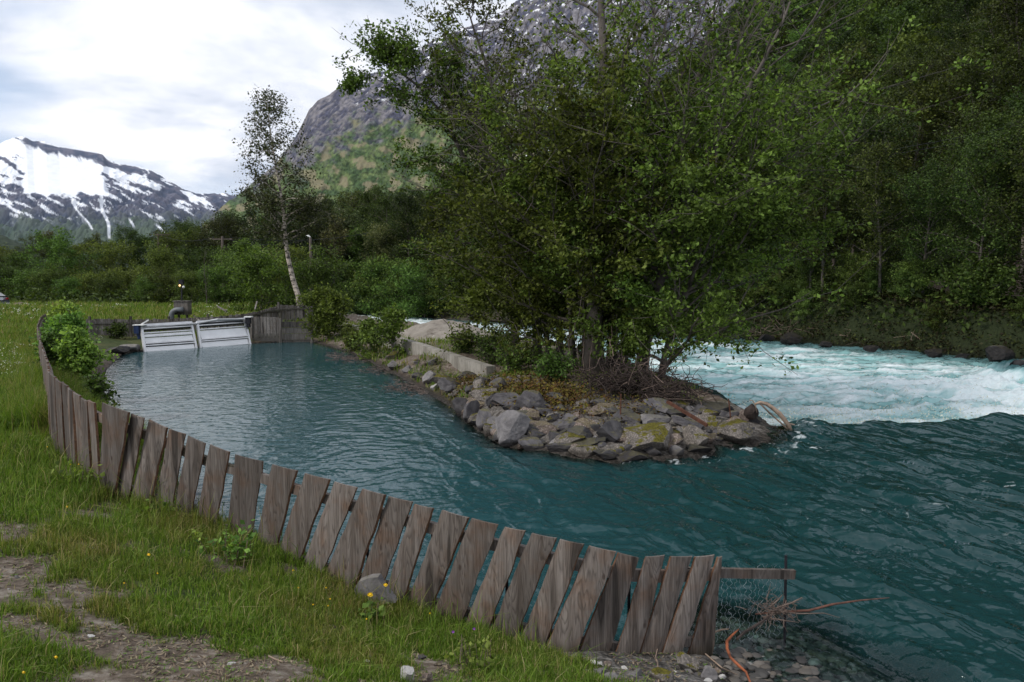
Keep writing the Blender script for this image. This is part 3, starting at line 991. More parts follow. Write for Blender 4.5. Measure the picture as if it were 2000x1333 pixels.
for k in range(2):
    proto('thin%d' % k, 280 + k, bark, leaf_birch, H=11, r0=0.09, lean=(0.4, 0), c0=0.45, spread=1.7, n1=22, n2=5, nl=3000, leaf=0.2, up=0.8, jit=0.2, sides=5)
proto('bare', 290, bark, leaf_dark, H=9, r0=0.08, lean=(0.6, 0), c0=0.2, spread=1.5, n1=16, n2=5, nl=700, leaf=0.14, up=0.7, jit=0.15, sides=5)
for k in range(4):
    PROTO['lite%d' % k] = (PROTO['hill%d' % k][0], PROTO['hill%d' % k][1].copy())
    PROTO['lite%d' % k][1].materials[0] = leaf_mid
PROTO['olive0'] = (PROTO['belt0'][0], PROTO['belt0'][1].copy())
PROTO['olive0'][1].materials[0] = leaf_pale
PROTO['bright0'] = (PROTO['bush1'][0], PROTO['bush1'][1].copy())
PROTO['bright0'][1].materials[0] = leaf_bright

RNG = np.random.default_rng(5)
placed = []


def wood(k, x, y, s, label, group, name='forest_tree', sz=None, rz=None, sink=0.15, cat='tree'):
    z = zt(x, y)
    placed.append((x, y))
    return put_tree(name, PROTO[k], (x, y, z - sink), RNG.uniform(0, 6.28) if rz is None else rz, s, sz, label, cat, group)


# trees along the far bank, right of the spit
bank = [tuple(G(*q, WL2)[:2]) for q in [(1020, 634), (1150, 644), (1290, 654), (1400, 661), (1510, 666), (1600, 673), (1750, 684), (1900, 699), (2000, 706)]] + [(29, 24), (31, 16)]
bank = np.array(bank)
L = np.concatenate([[0], np.cumsum(np.hypot(*np.diff(bank, axis=0).T))])
k = 0
for row, (off, hs, step) in enumerate([(1.2, 0.78, 2.6), (5.0, 0.95, 3.2), (10.5, 1.05, 3.6), (16, 1.1, 4.2)]):
    for d in np.arange(0.5 + row, L[-1], step):
        px_, py_ = np.interp(d, L, bank[:, 0]), np.interp(d, L, bank[:, 1])
        x, y = px_ + 0.55 * off + RNG.uniform(-1, 1) + off * 0.3, py_ + 0.8 * off + RNG.uniform(-0.7, 0.9)
        if y < 18:
            continue
        # the opening of bare soil at the right
        if 0.50 < x / y < 0.75 and off > 3 and off < 12:
            if RNG.uniform() < 0.75:
                continue
        lab = ['alder at the edge of the far river bank, roots by the white water', 'leafy tree in the second row on the far river bank', 'tree in the third row behind the far river bank', 'tree at the foot of the wooded slope across the river'][row]
        kk = 'wood%d' % RNG.integers(5) if RNG.uniform() > 0.08 else 'bare'
        wood(kk, x, y, hs * RNG.uniform(0.75, 1.12), lab, ['alders on the edge of the far bank', 'second row of trees on the far bank', 'third row of trees on the far bank', 'trees at the foot of the slope'][row])
# bushes low on that bank
for d in np.arange(0, L[-1], 1.25):
    x, y = np.interp(d, L, bank[:, 0]) + RNG.uniform(0.1, 1.3), np.interp(d, L, bank[:, 1]) + RNG.uniform(0.1, 2.6)
    if y > 18 and not (x / y > 0.57 and RNG.uniform() < 0.6):
        wood('bush%d' % RNG.integers(3), x, y, RNG.uniform(0.35, 0.62) * (0.7 if x / y > 0.55 else 1), 'low green bush overhanging the far bank of the rapids', 'bushes along the far bank', 'bank_bush', cat='bush')

# left end of that bank: thick trees behind the upper rapids
for (px, D, h, kk) in [(640, 95, 0.8, 'wood0'), (675, 92, 1.1, 'olive0'), (705, 90, 1.0, 'belt1'), (735, 96, 1.05, 'wood2'), (760, 88, 1.05, 'wood1'), (800, 84, 1.0, 'wood3'), (835, 82, 0.95, 'wood4'), (870, 80, 1.05, 'wood0'), (905, 78, 1.0, 'wood2'), (940, 77, 1.0, 'wood1'), (975, 76, 1.0, 'wood3'), (1010, 75, 1.0, 'wood4'),
                       (655, 104, 0.95, 'wood3'), (700, 108, 1.0, 'wood1'), (745, 104, 1.0, 'wood0'), (790, 100, 1.0, 'wood2'), (830, 98, 1.05, 'wood4'), (880, 95, 1.05, 'wood1'), (920, 92, 1.3, 'wood0'), (965, 90, 1.3, 'wood2'),
                       (690, 118, 1.1, 'wood2'), (740, 120, 1.15, 'wood0'), (780, 118, 1.1, 'wood1'), (830, 115, 1.1, 'wood3')]:
    p = A(px, 600, D)
    wood(kk, p[0], p[1], h * RNG.uniform(0.9, 1.05), 'broad leafy tree lining the far side of the upper rapids', 'trees along the upper rapids')
for px in range(610, 1040, 22):
    D = np.interp(px, [600, 800, 1040], [90, 76, 64])
    p = A(px + RNG.uniform(-6, 6), 600, D)
    wood('bush%d' % RNG.integers(3), p[0], p[1] + 1.5, RNG.uniform(0.9, 1.35), 'dark bush on the far side of the upper rapids', 'bushes along the upper rapids', 'bank_bush', cat='bush')

# the belt beyond the meadow: (photo x, distance, height of the crown top in the photo, kind, label)
BELT = [(-40, 80, 470, 'belt0'), (5, 84, 488, 'belt1'), (40, 78, 500, 'belt2'), (75, 84, 462, 'wood0'), (100, 86, 452, 'thin0'), (115, 76, 470, 'belt3'), (150, 80, 485, 'belt0'), (185, 84, 470, 'wood1'), (200, 92, 458, 'thin1'), (225, 78, 478, 'belt1'),
        (255, 86, 450, 'wood2'), (285, 88, 470, 'belt2'), (310, 76, 492, 'belt3'), (345, 84, 462, 'belt0'), (352, 96, 442, 'wood3'), (385, 88, 446, 'wood4'), (395, 72, 490, 'belt1'), (430, 84, 432, 'wood0'), (455, 92, 425, 'wood1'), (470, 70, 480, 'belt2'),
        (500, 90, 420, 'wood2'), (470, 104, 430, 'thin1'), (535, 88, 432, 'wood3'), (600, 92, 395, 'thin0'), (575, 82, 425, 'wood4'), (610, 88, 405, 'wood0'), (640, 96, 395, 'wood1'), (655, 84, 425, 'thin1'), (680, 100, 388, 'wood2'), (720, 104, 380, 'wood3'),
        (20, 70, 530, 'bush0'), (60, 68, 535, 'bush1'), (95, 66, 530, 'bush2'), (135, 64, 548, 'bush0'), (180, 66, 538, 'bush1'), (215, 64, 545, 'bush2'), (250, 66, 535, 'bush0'), (290, 62, 545, 'bush1'), (330, 62, 540, 'bush2'), (375, 60, 538, 'bush0'), (420, 60, 530, 'bush1'), (450, 62, 520, 'bush2'), (560, 58, 500, 'bush0'),
        (-60, 66, 520, 'bush2'), (-90, 82, 470, 'belt3'), (-130, 84, 465, 'belt1'), (320, 100, 455, 'thin0'), (410, 100, 440, 'thin1')]
for (px, D, top, kk) in BELT:
    p = A(px, 600, D)
    z0 = zt(p[0], p[1])
    h = (EYE + (548 - top) / F * D - z0)
    base = {'belt': 7.9, 'wood': 10.9, 'bush': 4.0, 'thin': 11.3}[kk[:4]]
    s = h / base
    if kk[:4] == 'bush':
        s = min(s, 1.1)
    big = kk[:4] in ('belt', 'wood')
    lab = {'belt': 'rounded green tree in the belt beyond the meadow', 'wood': 'taller dark tree standing above the belt beyond the meadow', 'bush': 'low bush at the foot of the tree belt beyond the meadow', 'thin': 'thin open-crowned tree rising out of the belt beyond the meadow'}[kk[:4]]
    wood(kk, p[0], p[1], s * (1.15 if kk[:4] == 'belt' else 1.0), lab, {'belt': 'rounded trees beyond the meadow', 'wood': 'tall trees beyond the meadow', 'bush': 'bushes beyond the meadow', 'thin': 'thin trees beyond the meadow'}[kk[:4]], {'bush': 'bush'}.get(kk[:4], 'leafy_tree'), sz=s, cat='bush' if kk[:4] == 'bush' else 'tree')
# single shrubs that stand out there
p = A(512, 600, 52)
wood('bright0', p[0], p[1], 1.02, 'rounded light green shrub left of the leaning birch trunk', None, 'round_bush', cat='bush')
p = A(620, 600, 54)
wood('bush2', p[0], p[1], 1.0, 'green shrub right of the leaning birch trunk, by the fence', None, 'round_bush', cat='bush')
p = A(700, 600, 70)
wood('olive0', p[0], p[1] + 16, 0.95, 'pale olive willow above the upper rapids', None, 'willow_tree')
p = A(404, 600, 56)
wood('bare', p[0], p[1], 0.5, 'bare grey sapling in front of the bushes behind the control box', None, 'sapling')

# the wooded slope across the river
cand = []
for i in range(9000):
    y = math.exp(RNG.uniform(math.log(40), math.log(620)))
    x = y * RNG.uniform(-0.16, 0.76)
    cand.append((x, y))
cand = np.array(cand)
_, sdc, _, hc = terrain(cand[:, 0], cand[:, 1], False)
ok = (hc > 0.1) & (sdc > 8) & ~inside(cand, WPOLY) & ~((cand[:, 0] < -0.02 * cand[:, 1]))
cand = cand[ok]
order = np.argsort(cand[:, 1] * (1 + 0 * cand[:, 0]))
taken = list(placed)
chosen = []
for i in order:
    x, y = cand[i]
    if len(chosen) > 900:
        break
    sp = 3.6 + 0.017 * y
    T_ = np.array(taken[-500:])
    if len(T_) and (np.hypot(T_[:, 0] - x, T_[:, 1] - y) < sp).any():
        continue
    taken.append((x, y))
    chosen.append((x, y))
far_v, far_f, nfar = [], [], 0
src = [np.array([v.co for v in PROTO['hill%d' % k][1].vertices], np.float32)[:4 * 1500] for k in range(4)]
for q, (x, y) in enumerate(chosen):
    if q < 190:
        kk = ('hill%d' if RNG.uniform() < 0.78 else 'lite%d') % RNG.integers(4)
        near = y < 75
        wood(('wood%d' % RNG.integers(5)) if near else kk, x, y, RNG.uniform(0.8, 1.15), 'dark green tree low on the wooded slope across the river' if near else 'dark green tree high on the wooded slope across the river', 'trees low on the slope' if near else 'trees high on the slope')
    else:
        v = src[q % 4] * (1.25 * RNG.uniform(0.85, 1.2))
        a = RNG.uniform(0, 6.28)
        c, s_ = math.cos(a), math.sin(a)
        v = np.stack([v[:, 0] * c - v[:, 1] * s_, v[:, 0] * s_ + v[:, 1] * c, v[:, 2]], 1) + np.array([x, y, zt(x, y)])
        cen = v.reshape(-1, 4, 3).mean(1, keepdims=True)
        v = (cen + (v.reshape(-1, 4, 3) - cen) * 1.7).reshape(-1, 3)
        far_v.append(v)
        nfar += len(v)
if far_v:
    FV = np.vstack(far_v)
    obj('distant_forest', mesh_np('distant_forest', FV, [np.arange(len(FV)).reshape(-1, 4)], (leaf_dark,)), label='unbroken dark green forest high up the slope across the river', cat='forest', kind='stuff')
print('slope trees', len(chosen))

# dead leaves, moss and low plants right down to the far water's edge
n = 2600
d = RNG.uniform(0, L[-1], n)
q_ = RNG.uniform(0.1, 5.5, n)
x, y = np.interp(d, L, bank[:, 0]) + q_ * 0.35, np.interp(d, L, bank[:, 1]) + q_ * 0.75
C = np.repeat(np.stack([x, y, terrain(x, y, False)[0] + 0.1], 1), 22, 0)
C += RNG.normal(size=C.shape) * np.array([0.4, 0.3, 0.12])
LV, LF = leaves_np(RNG, C, 0.15)
obj('ground_cover', mesh_np('ground_cover', LV, [LF], (leaf_mat('bank_litter', (0.035, 0.032, 0.014), (0.055, 0.07, 0.018), (0.022, 0.014, 0.008), 0.1),)), label='dark low plants and litter on the edge of the far bank', cat='ground cover', kind='stuff')

# undergrowth that closes the floor of the woods
n = 5200
y = np.exp(RNG.uniform(math.log(26), math.log(170), n * 3))
x = y * RNG.uniform(-0.65, 0.78, n * 3)
zz, sdu, _, hu = terrain(x, y, False)
clear = (x / y > 0.52) & (y < 52) & (sdu < 12) & (sdu > 2)
inbelt = ((x < 0) & (y > 62 - 0.12 * (x + 60)) & (y > 60))
ok = (sdu > 0.6) & (((x > 2) & (y > 24)) | (hu > 0) | ((x > -20) & (y > 68)) | inbelt) & ~inside(np.stack([x, y], 1), PEN) & ~(clear & (RNG.uniform(size=len(x)) < 0.97))
x, y, zz = x[ok], y[ok], zz[ok]
k_ = 26
C = np.repeat(np.stack([x, y, zz + 0.3], 1), k_, 0)
sc = np.repeat(0.35 + y / 130.0, k_)
C += RNG.normal(size=C.shape) * np.array([1, 1, 0.6]) * sc[:, None] * 0.9
LV, LF = leaves_np(RNG, C, 0.16 + np.repeat(y, k_)[:, None] / 420.0)
obj('undergrowth', mesh_np('undergrowth', LV, [LF], (leaf_dark,)), label='tangled dark green undergrowth covering the floor of the woods', cat='undergrowth', kind='stuff')

# ------------------------------------------------------------------ weathered wood
def wood_mat(name, c1, c2, c3, sc=1.0):
    m, t, out = new_mat(name)
    oi = N(t, 'ShaderNodeObjectInfo')
    tcn = N(t, 'ShaderNodeTexCoord')
    off = N(t, 'ShaderNodeVectorMath', operation='SCALE')
    cx = N(t, 'ShaderNodeCombineXYZ')
    t.links.new(oi.outputs['Random'], cx.inputs[0])
    t.links.new(oi.outputs['Random'], cx.inputs[2])
    t.links.new(cx.outputs[0], off.inputs[0])
    off.inputs['Scale'].default_value = 37.0
    ad = N(t, 'ShaderNodeVectorMath', operation='ADD')
    t.links.new(tcn.outputs['Object'], ad.inputs[0])
    t.links.new(off.outputs[0], ad.inputs[1])
    mp1 = N(t, 'ShaderNodeMapping')
    mp1.inputs['Scale'].default_value = (1, 1, 0.10)
    t.links.new(ad.outputs[0], mp1.inputs[0])
    # growth rings: contour lines of a stretched noise
    base = noise(t, mp1.outputs[0], 10.0 * sc, 2, 0.4, 0.35)
    rings = math_n(t, 'FRACT', math_n(t, 'MULTIPLY', base, 15.0))
    rings = ramp(t, rings, [(0.0, (0.12, 0.11, 0.10)), (0.16, (1, 1, 1)), (0.6, (0.9, 0.9, 0.9)), (1.0, (0.12, 0.11, 0.10))]).outputs[0]
    mp2 = N(t, 'ShaderNodeMapping')
    mp2.inputs['Scale'].default_value = (1, 1, 0.035)
    t.links.new(ad.outputs[0], mp2.inputs[0])
    fib = noise(t, mp2.outputs[0], 110.0 * sc, 4, 0.7)
    streak = noise(t, mp2.outputs[0], 16.0 * sc, 4, 0.6)
    patch = noise(t, ad.outputs[0], 3.2, 5, 0.6)
    c = mixc(t, c1, c2, ramp(t, streak, [(0.35, (0, 0, 0)), (0.62, (1, 1, 1))]).outputs[0])
    c = mixc(t, c, c3, ramp(t, patch, [(0.48, (0, 0, 0)), (0.68, (0.85, 0.85, 0.85))]).outputs[0])
    # some boards carry a dark heartwood stripe, a few are greyer
    c = mixc(t, c, tuple(v * 0.34 for v in c1), math_n(t, 'MULTIPLY', ramp(t, base, [(0.50, (0, 0, 0)), (0.60, (1, 1, 1))]).outputs[0], ramp(t, oi.outputs['Random'], [(0.55, (0.05, 0.05, 0.05)), (0.8, (0.85, 0.85, 0.85))]).outputs[0]))
    c = mixc(t, c, rings, 0.45, 'MULTIPLY')
    c = mixc(t, c, ramp(t, fib, [(0.3, (0.62, 0.62, 0.62)), (0.65, (1.15, 1.15, 1.15))]).outputs[0], 0.8, 'MULTIPLY')
    vo = N(t, 'ShaderNodeTexVoronoi', i_Scale=5.5)
    mp3 = N(t, 'ShaderNodeMapping')
    mp3.inputs['Scale'].default_value = (1, 0.4, 0.55)
    t.links.new(ad.outputs[0], mp3.inputs[0])
    t.links.new(mp3.outputs[0], vo.inputs[0])
    knot = ramp(t, vo.outputs['Distance'], [(0.05, (1, 1, 1)), (0.10, (0, 0, 0))]).outputs[0]
    c = mixc(t, c, (0.05, 0.035, 0.028), math_n(t, 'MULTIPLY', knot, 0.8))
    # green-black damp stain creeping up from the foot of the board, ragged at the top
    sz_ = N(t, 'ShaderNodeSeparateXYZ')
    t.links.new(tcn.outputs['Object'], sz_.inputs[0])
    st = math_n(t, 'SUBTRACT', math_n(t, 'MULTIPLY', fib, 0.30), sz_.outputs[2])
    c = mixc(t, c, mixc(t, c, (0.42, 0.44, 0.34), 1.0, 'MULTIPLY'), math_n(t, 'MULTIPLY', ramp(t, st, [(0.02, (0, 0, 0)), (0.14, (0.9, 0.9, 0.9))]).outputs[0], math_n(t, 'GREATER_THAN', sz_.outputs[2], -0.27)))
    hs = N(t, 'ShaderNodeHueSaturation')
    t.links.new(c, hs.inputs['Color'])
    t.links.new(math_n(t, 'ADD', math_n(t, 'MULTIPLY', math_n(t, 'FRACT', math_n(t, 'MULTIPLY', oi.outputs['Random'], 5.7)), 0.7), 0.6), hs.inputs['Value'])
    nb = bump(t, fib, 0.5, 0.004)
    nb = bump(t, rings, 0.35, 0.004, nb)
    pbsdf(t, out, hs.outputs[0], 0.85, nb, spec=0.2)
    return m


m_board = wood_mat('weathered_larch_board', (0.115, 0.093, 0.079), (0.195, 0.168, 0.150), (0.155, 0.098, 0.068))
m_oldwood = wood_mat('old_grey_board', (0.17, 0.152, 0.138), (0.26, 0.24, 0.22), (0.19, 0.165, 0.135))
m_bark_edge = plain('bark_edge', (0.11, 0.058, 0.034), 0.95, var=0.5, scale=25)
m_steel = plain('dark_steel', (0.025, 0.025, 0.03), 0.6, 0.4, scale=20)
m_rust = plain('rusty_iron', (0.085, 0.036, 0.022), 0.85, 0.1, 0.45, 14)
m_wire = plain('galvanised_wire', (0.28, 0.31, 0.32), 0.5, 0.6)
m_wet = plain('wet_wood', (0.05, 0.038, 0.032), 0.35)


def plank(name, BL, BR, TR, TL, rng, th=0.028, wavy=0.016, n=22, parent=None, mat=None, extra=0.1, wet=0.0):
    """a live-edged board whose face has the four given corners (world points in one upright plane)"""
    BL, BR, TR, TL = (np.array(v, float) for v in (BL, BR, TR, TL))
    ax = (BR - BL)
    ax[2] = 0
    ax /= np.linalg.norm(ax)
    nz = np.cross(ax, [0, 0, 1.0])
    o = (BL + BR) / 2
    # carry the foot a little further down into the turf
    low = (BL - TL) / np.linalg.norm(BL - TL) * extra
    BL2, BR2 = BL + low, BR + (BR - TR) / np.linalg.norm(BR - TR) * extra
    s = np.linspace(0, 1, n)
    ph = rng.uniform(0, 50)
    eL = wavy * fbm(s * 3.2 + ph, s * 0, 4, 5, 0.6) * np.minimum(1, (1 - s) * 8 + 0.2)
    eR = wavy * fbm(s * 3.2 + ph + 20, s * 0, 4, 6, 0.6) * np.minimum(1, (1 - s) * 8 + 0.2)
    Lp = BL2 + (TL - BL2) * s[:, None] + ax * eL[:, None]
    Rp = BR2 + (TR - BR2) * s[:, None] + ax * eR[:, None]
    Lp[-1] += (0, 0, rng.uniform(-0.004, 0.004))
    m = 5
    u = np.linspace(0, 1, m)
    front = Lp[:, None] * (1 - u)[None, :, None] + Rp[:, None] * u[None, :, None]
    cup = 0.004 * np.sin(np.pi * u)
    bow = 0.012 * rng.uniform(-1, 1) * np.sin(np.pi * s)
    front = front + nz * (cup[None, :, None] + bow[:, None, None])
    bevel = np.where((u == 0) | (u == 1), 0.006, 0.0)
    front = front - nz * bevel[None, :, None]
    back = front - nz * (th - 0.004)
    # waney back edge is narrower or wider than the face
    back[:, 0] += ax * 0.01 * rng.uniform(-1, 0.6)
    back[:, -1] += ax * rng.uniform(-0.004, 0.016)
    V = np.concatenate([front.reshape(-1, 3), back.reshape(-1, 3)])
    i, j = np.meshgrid(np.arange(n - 1), np.arange(m - 1), indexing='ij')
    f = np.stack([i * m + j, i * m + j + 1, (i + 1) * m + j + 1, (i + 1) * m + j], -1).reshape(-1, 4)
    b = f[:, ::-1] + n * m
    k = np.arange(n - 1)
    K = n * m
    sl = np.stack([k * m, (k + 1) * m, (k + 1) * m + K, k * m + K], 1)
    sr = np.stack([k * m + m - 1, k * m + m - 1 + K, (k + 1) * m + m - 1 + K, (k + 1) * m + m - 1], 1)
    q = np.arange(m - 1)
    tp = np.stack([(n - 1) * m + q, (n - 1) * m + q + 1, (n - 1) * m + q + 1 + K, (n - 1) * m + q + K], 1)
    bt = np.stack([q, q + K, q + 1 + K, q + 1], 1)
    faces = np.vstack([f, b, sl, sr, tp, bt])
    idx = np.concatenate([np.zeros(len(f) + len(b)), np.ones(len(sl) + len(sr)), np.zeros(len(tp) + len(bt))])
    # local frame: x along the fence, y out of the face, z up
    Rm = np.stack([ax, nz, [0, 0, 1.0]], 1)
    Vl = (V - o) @ Rm
    me = mesh_np(name, Vl, [faces], (mat or m_board, m_bark_edge), False, matidx=idx)
    ob = obj(name, me, parent)
    M = Matrix(((Rm[0, 0], Rm[0, 1], Rm[0, 2], o[0]), (Rm[1, 0], Rm[1, 1], Rm[1, 2], o[1]), (Rm[2, 0], Rm[2, 1], Rm[2, 2], o[2]), (0, 0, 0, 1)))
    if parent is not None:
        M = Matrix.Translation(-parent.location) @ M
    ob.matrix_basis = M
    return ob


def on_plane(px, py, o, nrm):
    a, y, z = ray(px, py)
    d = np.array([a, y, z])
    t = ((o - np.array([0, 0, EYE])) @ nrm) / (d @ nrm)
    return np.array([0, 0, EYE]) + d * t


# board corners in the photo: top-left, top-right, bottom-left, bottom-right (from right to left)
BOARDS = [
    ((1403, 1089), (1411, 1088), (1345, 1282), (1394, 1286)), ((1360, 1088), (1396, 1085), (1287, 1300), (1332, 1284)), ((1312, 1089), (1353, 1088), (1243, 1304), (1285, 1300)),
    ((1262, 1088), (1297, 1086), (1195, 1302), (1240, 1304)), ((1210, 1081), (1250, 1091), (1125, 1290), (1184, 1297)), ((1152, 1067), (1207, 1080), (1064, 1276), (1120, 1284)),
    ((1093, 1055), (1138, 1064), (1010, 1266), (1060, 1274)), ((1037, 1042), (1084, 1052), (955, 1244), (1000, 1260)), ((985, 1030), (1024, 1038), (904, 1232), (948, 1242)),
    ((920, 1013), (972, 1026), (840, 1217), (896, 1227)), ((862, 998), (912, 1012), (786, 1197), (832, 1207)), ((808, 985), (845, 994), (745, 1177), (784, 1184)),
    ((758, 971), (803, 981), (692, 1165), (738, 1172)), ((706, 955), (751, 968), (624, 1142), (684, 1154)), ((652, 942), (695, 953), (582, 1128), (622, 1138)),
    ((594, 926), (644, 938), (534, 1112), (578, 1118)), ((530, 908), (577, 920), (494, 1088), (528, 1107)), ((458, 888), (515, 903), (440, 1052), (488, 1064)),
    ((409, 869), (445, 883), (372, 1056), (412, 1062)), ((366, 851), (400, 867), (336, 1032), (365, 1047)), ((329, 839), (362, 849), (299, 1007), (330, 1014)),
    ((290, 820), (323, 836), (252, 986), (290, 993)), ((255, 808), (280, 817), (222, 974), (248, 982)), ((198, 787), (249, 806), (191, 962), (217, 979))]
fence = empty('picket_fence', FENCE[3], label='long leaning fence of wide weathered boards curving along the near bank', cat='fence')
prng = np.random.default_rng(12)
segs = FENCE[:9]
dirs = []


def plane_at(px):
    """plan point and direction of the fence at a photo column (foot line)"""
    fx_ = np.array([f[0] for f in FEET])[::-1]
    pts = FENCE[:9][::-1]
    P_ = np.array([np.interp(px, fx_, pts[:, c]) for c in range(3)])
    A1 = np.array([np.interp(px - 60, fx_, pts[:, c]) for c in range(3)])
    A2 = np.array([np.interp(px + 60, fx_, pts[:, c]) for c in range(3)])
    d = A2 - A1
    d[2] = 0
    d /= np.linalg.norm(d)
    return P_, d


rail_top, rail_low = [], []
for n_b, (tl, tr, bl, br) in enumerate(BOARDS):
    cx = (bl[0] + br[0]) / 2
    P_, d = plane_at(cx)
    nrm = np.cross(d, [0, 0, 1.0])
    if n_b < 1:
        P_ = P_ + np.array([0.0, 0.06, 0])
    BL, BR, TR, TL = (on_plane(q[0], q[1], P_, nrm) for q in (bl, br, tr, tl))
    BR, TR = BL + (BR - BL) * prng.uniform(0.95, 1.05), TL + (TR - TL) * prng.uniform(0.94, 1.03)
    plank('board', BL, BR, TR, TL, prng, parent=fence, wavy=0.012, th=0.022)
    rail_top.append((TL + TR) / 2 * 0.80 + (BL + BR) / 2 * 0.20 - np.cross(d, [0, 0, 1]) * 0.062)
    rail_low.append((TL + TR) / 2 * 0.14 + (BL + BR) / 2 * 0.86 - np.cross(d, [0, 0, 1]) * 0.062)
# boards seen end-on further round the bend; from there the fence runs away and turns behind the pond
PATH = FENCE[8:]
left_start = FENCE[6]
curve = [FENCE[6], FENCE[7], *PATH]
curve = np.array(curve)
cl = np.concatenate([[0], np.cumsum(np.hypot(*np.diff(curve[:, :2], axis=0).T))])
HT = [0.97, 0.97, 0.97, 1.0, 1.0, 1.0, 1.0, 1.0, 1.0, 1.0]


def on_curve(d):
    return np.array([np.interp(d, cl, curve[:, c]) for c in range(3)])


d = 0.16
rt2, rl2 = [], []
nb_ = 0
while d < cl[-1] - 0.3 and nb_ < 72:
    far_ = d / cl[-1]
    w = 0.17 + 0.12 * min(1, d / 6.0) + prng.uniform(-0.02, 0.03) + (0.2 if d > 6 else 0)
    a, b = on_curve(d), on_curve(d + w)
    h = np.interp(d, [0, 1, 3, 30], [0.96, 0.95, 0.98, 1.02]) + prng.uniform(-0.02, 0.02)
    up = np.array([0, 0, h])
    lean = (b - a) / np.linalg.norm(b - a) * -0.05 * (1 if d < 2 else 0)
    plank('board', b + lean * 0, a, a + up - lean, b + up - lean, prng, parent=fence, wavy=0.01, n=14, extra=0.25)
    q = (a + b) / 2
    tdir = (b - a) / np.linalg.norm(b - a)
    nr2 = np.cross(tdir, [0, 0, 1.0])
    rt2.append(q + [0, 0, h * 0.82] + nr2 * 0.05)
    rl2.append(q + [0, 0, h * 0.15] + nr2 * 0.05)
    d += w + (0.025 if d < 3 else 0.04)
    nb_ += 1
print('boards round the bend', nb_, 'reached', d, 'of', cl[-1])


def rail(pts, w=0.045, h=0.095, mat=None, name='rail', parent=None, step=3):
    pts = np.array(pts)
    keep = list(range(0, len(pts), step))
    if keep[-1] != len(pts) - 1:
        keep.append(len(pts) - 1)
    mb = MB()
    for a, b in zip(keep[:-1], keep[1:]):
        p, q = pts[a], pts[b]
        e = (q - p) / np.linalg.norm(q - p) * 0.02
        mb.bar(p - e, q + e, w, h)
    return _local(mb, name, mat or m_board, parent)


def _local(mb, name, mat, parent, smooth=False, **kw):
    me = mb.mesh(name, (mat,), smooth)
    o = obj(name, me, parent, **kw)
    if parent is not None:
        o.location = -parent.location
    return o


rail(rail_top, parent=fence, step=1)
rail(rail_low, h=0.07, parent=fence, step=1)
if rt2:
    rail([rail_top[-1]] + rt2, parent=fence)
    rail([rail_low[-1]] + rl2, h=0.07, parent=fence)
# the bare rail end and its iron stake in the water
P_, d0 = plane_at(1400)
nrm = np.cross(d0, [0, 0, 1.0])
off = -nrm * 0.05
pr = P_ + off
a = on_plane(1390, 1121, pr, np.array([0.0, 1.0, 0])) if False else on_plane(1300, 1117, pr, nrm)
dirr = np.array([0.995, 0.12, 0])
D1 = 6.35
b = A(1551, 1122, D1)
mb = MB()
mb.bar(a, b, 0.04, 0.078)
_local(mb, 'rail', m_board, fence)
stake_top, stake_foot = A(1535, 1085, D1 + 0.05), A(1534, 1213, D1 + 0.05)
mb = MB()
mb.tube([stake_foot - [0, 0, 0.35], stake_top], 0.012, 8)
_local(mb, 'post', m_steel, fence)
for px, py in ((490, 985), (718, 1055), (990, 1140), (1228, 1200), (845, 1100), (175, 900)):
    P_, dd = plane_at(px)
    nn = np.cross(dd, [0, 0, 1.0])
    q = on_plane(px, py, P_ - nn * 0.1, nn)
    mb = MB()
    mb.tube([np.array([q[0], q[1], P_[2] - 0.4]), np.array([q[0], q[1], P_[2] + 0.72])], 0.013, 7)
    _local(mb, 'post', m_steel, fence)
# chicken wire between the last board and the stake, and behind the boards
mb = MB()


def netting(p0, p1, zlo, zhi, cell=0.042, r=0.0011, jit=0.004):
    p0, p1 = np.array(p0, float), np.array(p1, float)
    L_ = np.linalg.norm((p1 - p0)[:2])
    nx, nz_ = int(L_ / cell), int(1)
    rng = np.random.default_rng(4)
    rows = int((zhi - zlo) / (cell * 0.8))
    for j in range(nx):
        pts = []
        for i in range(rows * 2 + 1):
            u = (j + 0.5 + (0.22 if ((i // 1) % 4 in (0, 1)) else -0.22) * (1 if j % 2 else -1)) * cell / L_
            z_ = zlo + (zhi - zlo) * i / (rows * 2)
            sag = 0.012 * math.sin(u * 9) + 0.01 * math.sin(z_ * 14)
            q = p0 + (p1 - p0) * u
            pts.append([q[0] + rng.normal() * jit, q[1] + sag + rng.normal() * jit, z_ + rng.normal() * jit + 0.015 * math.sin(u * 12)])
        mb.tube(pts, r, 3, cap=False)


e0 = A(1398, 1120, 6.25)
netting([e0[0], e0[1], 0], [stake_top[0], stake_top[1], 0], -1.45, b[2] + 0.07, r=0.0016)
for i in range(0, 23, 2):
    q0, q1 = rail_top[i], rail_top[min(i + 2, 23)]
    netting([q0[0], q0[1] + 0.05, 0], [q1[0], q1[1] + 0.05, 0], q0[2] - 0.60, q0[2] + 0.02, cell=0.05)
_local(mb, 'wire_netting', m_wire, fence)

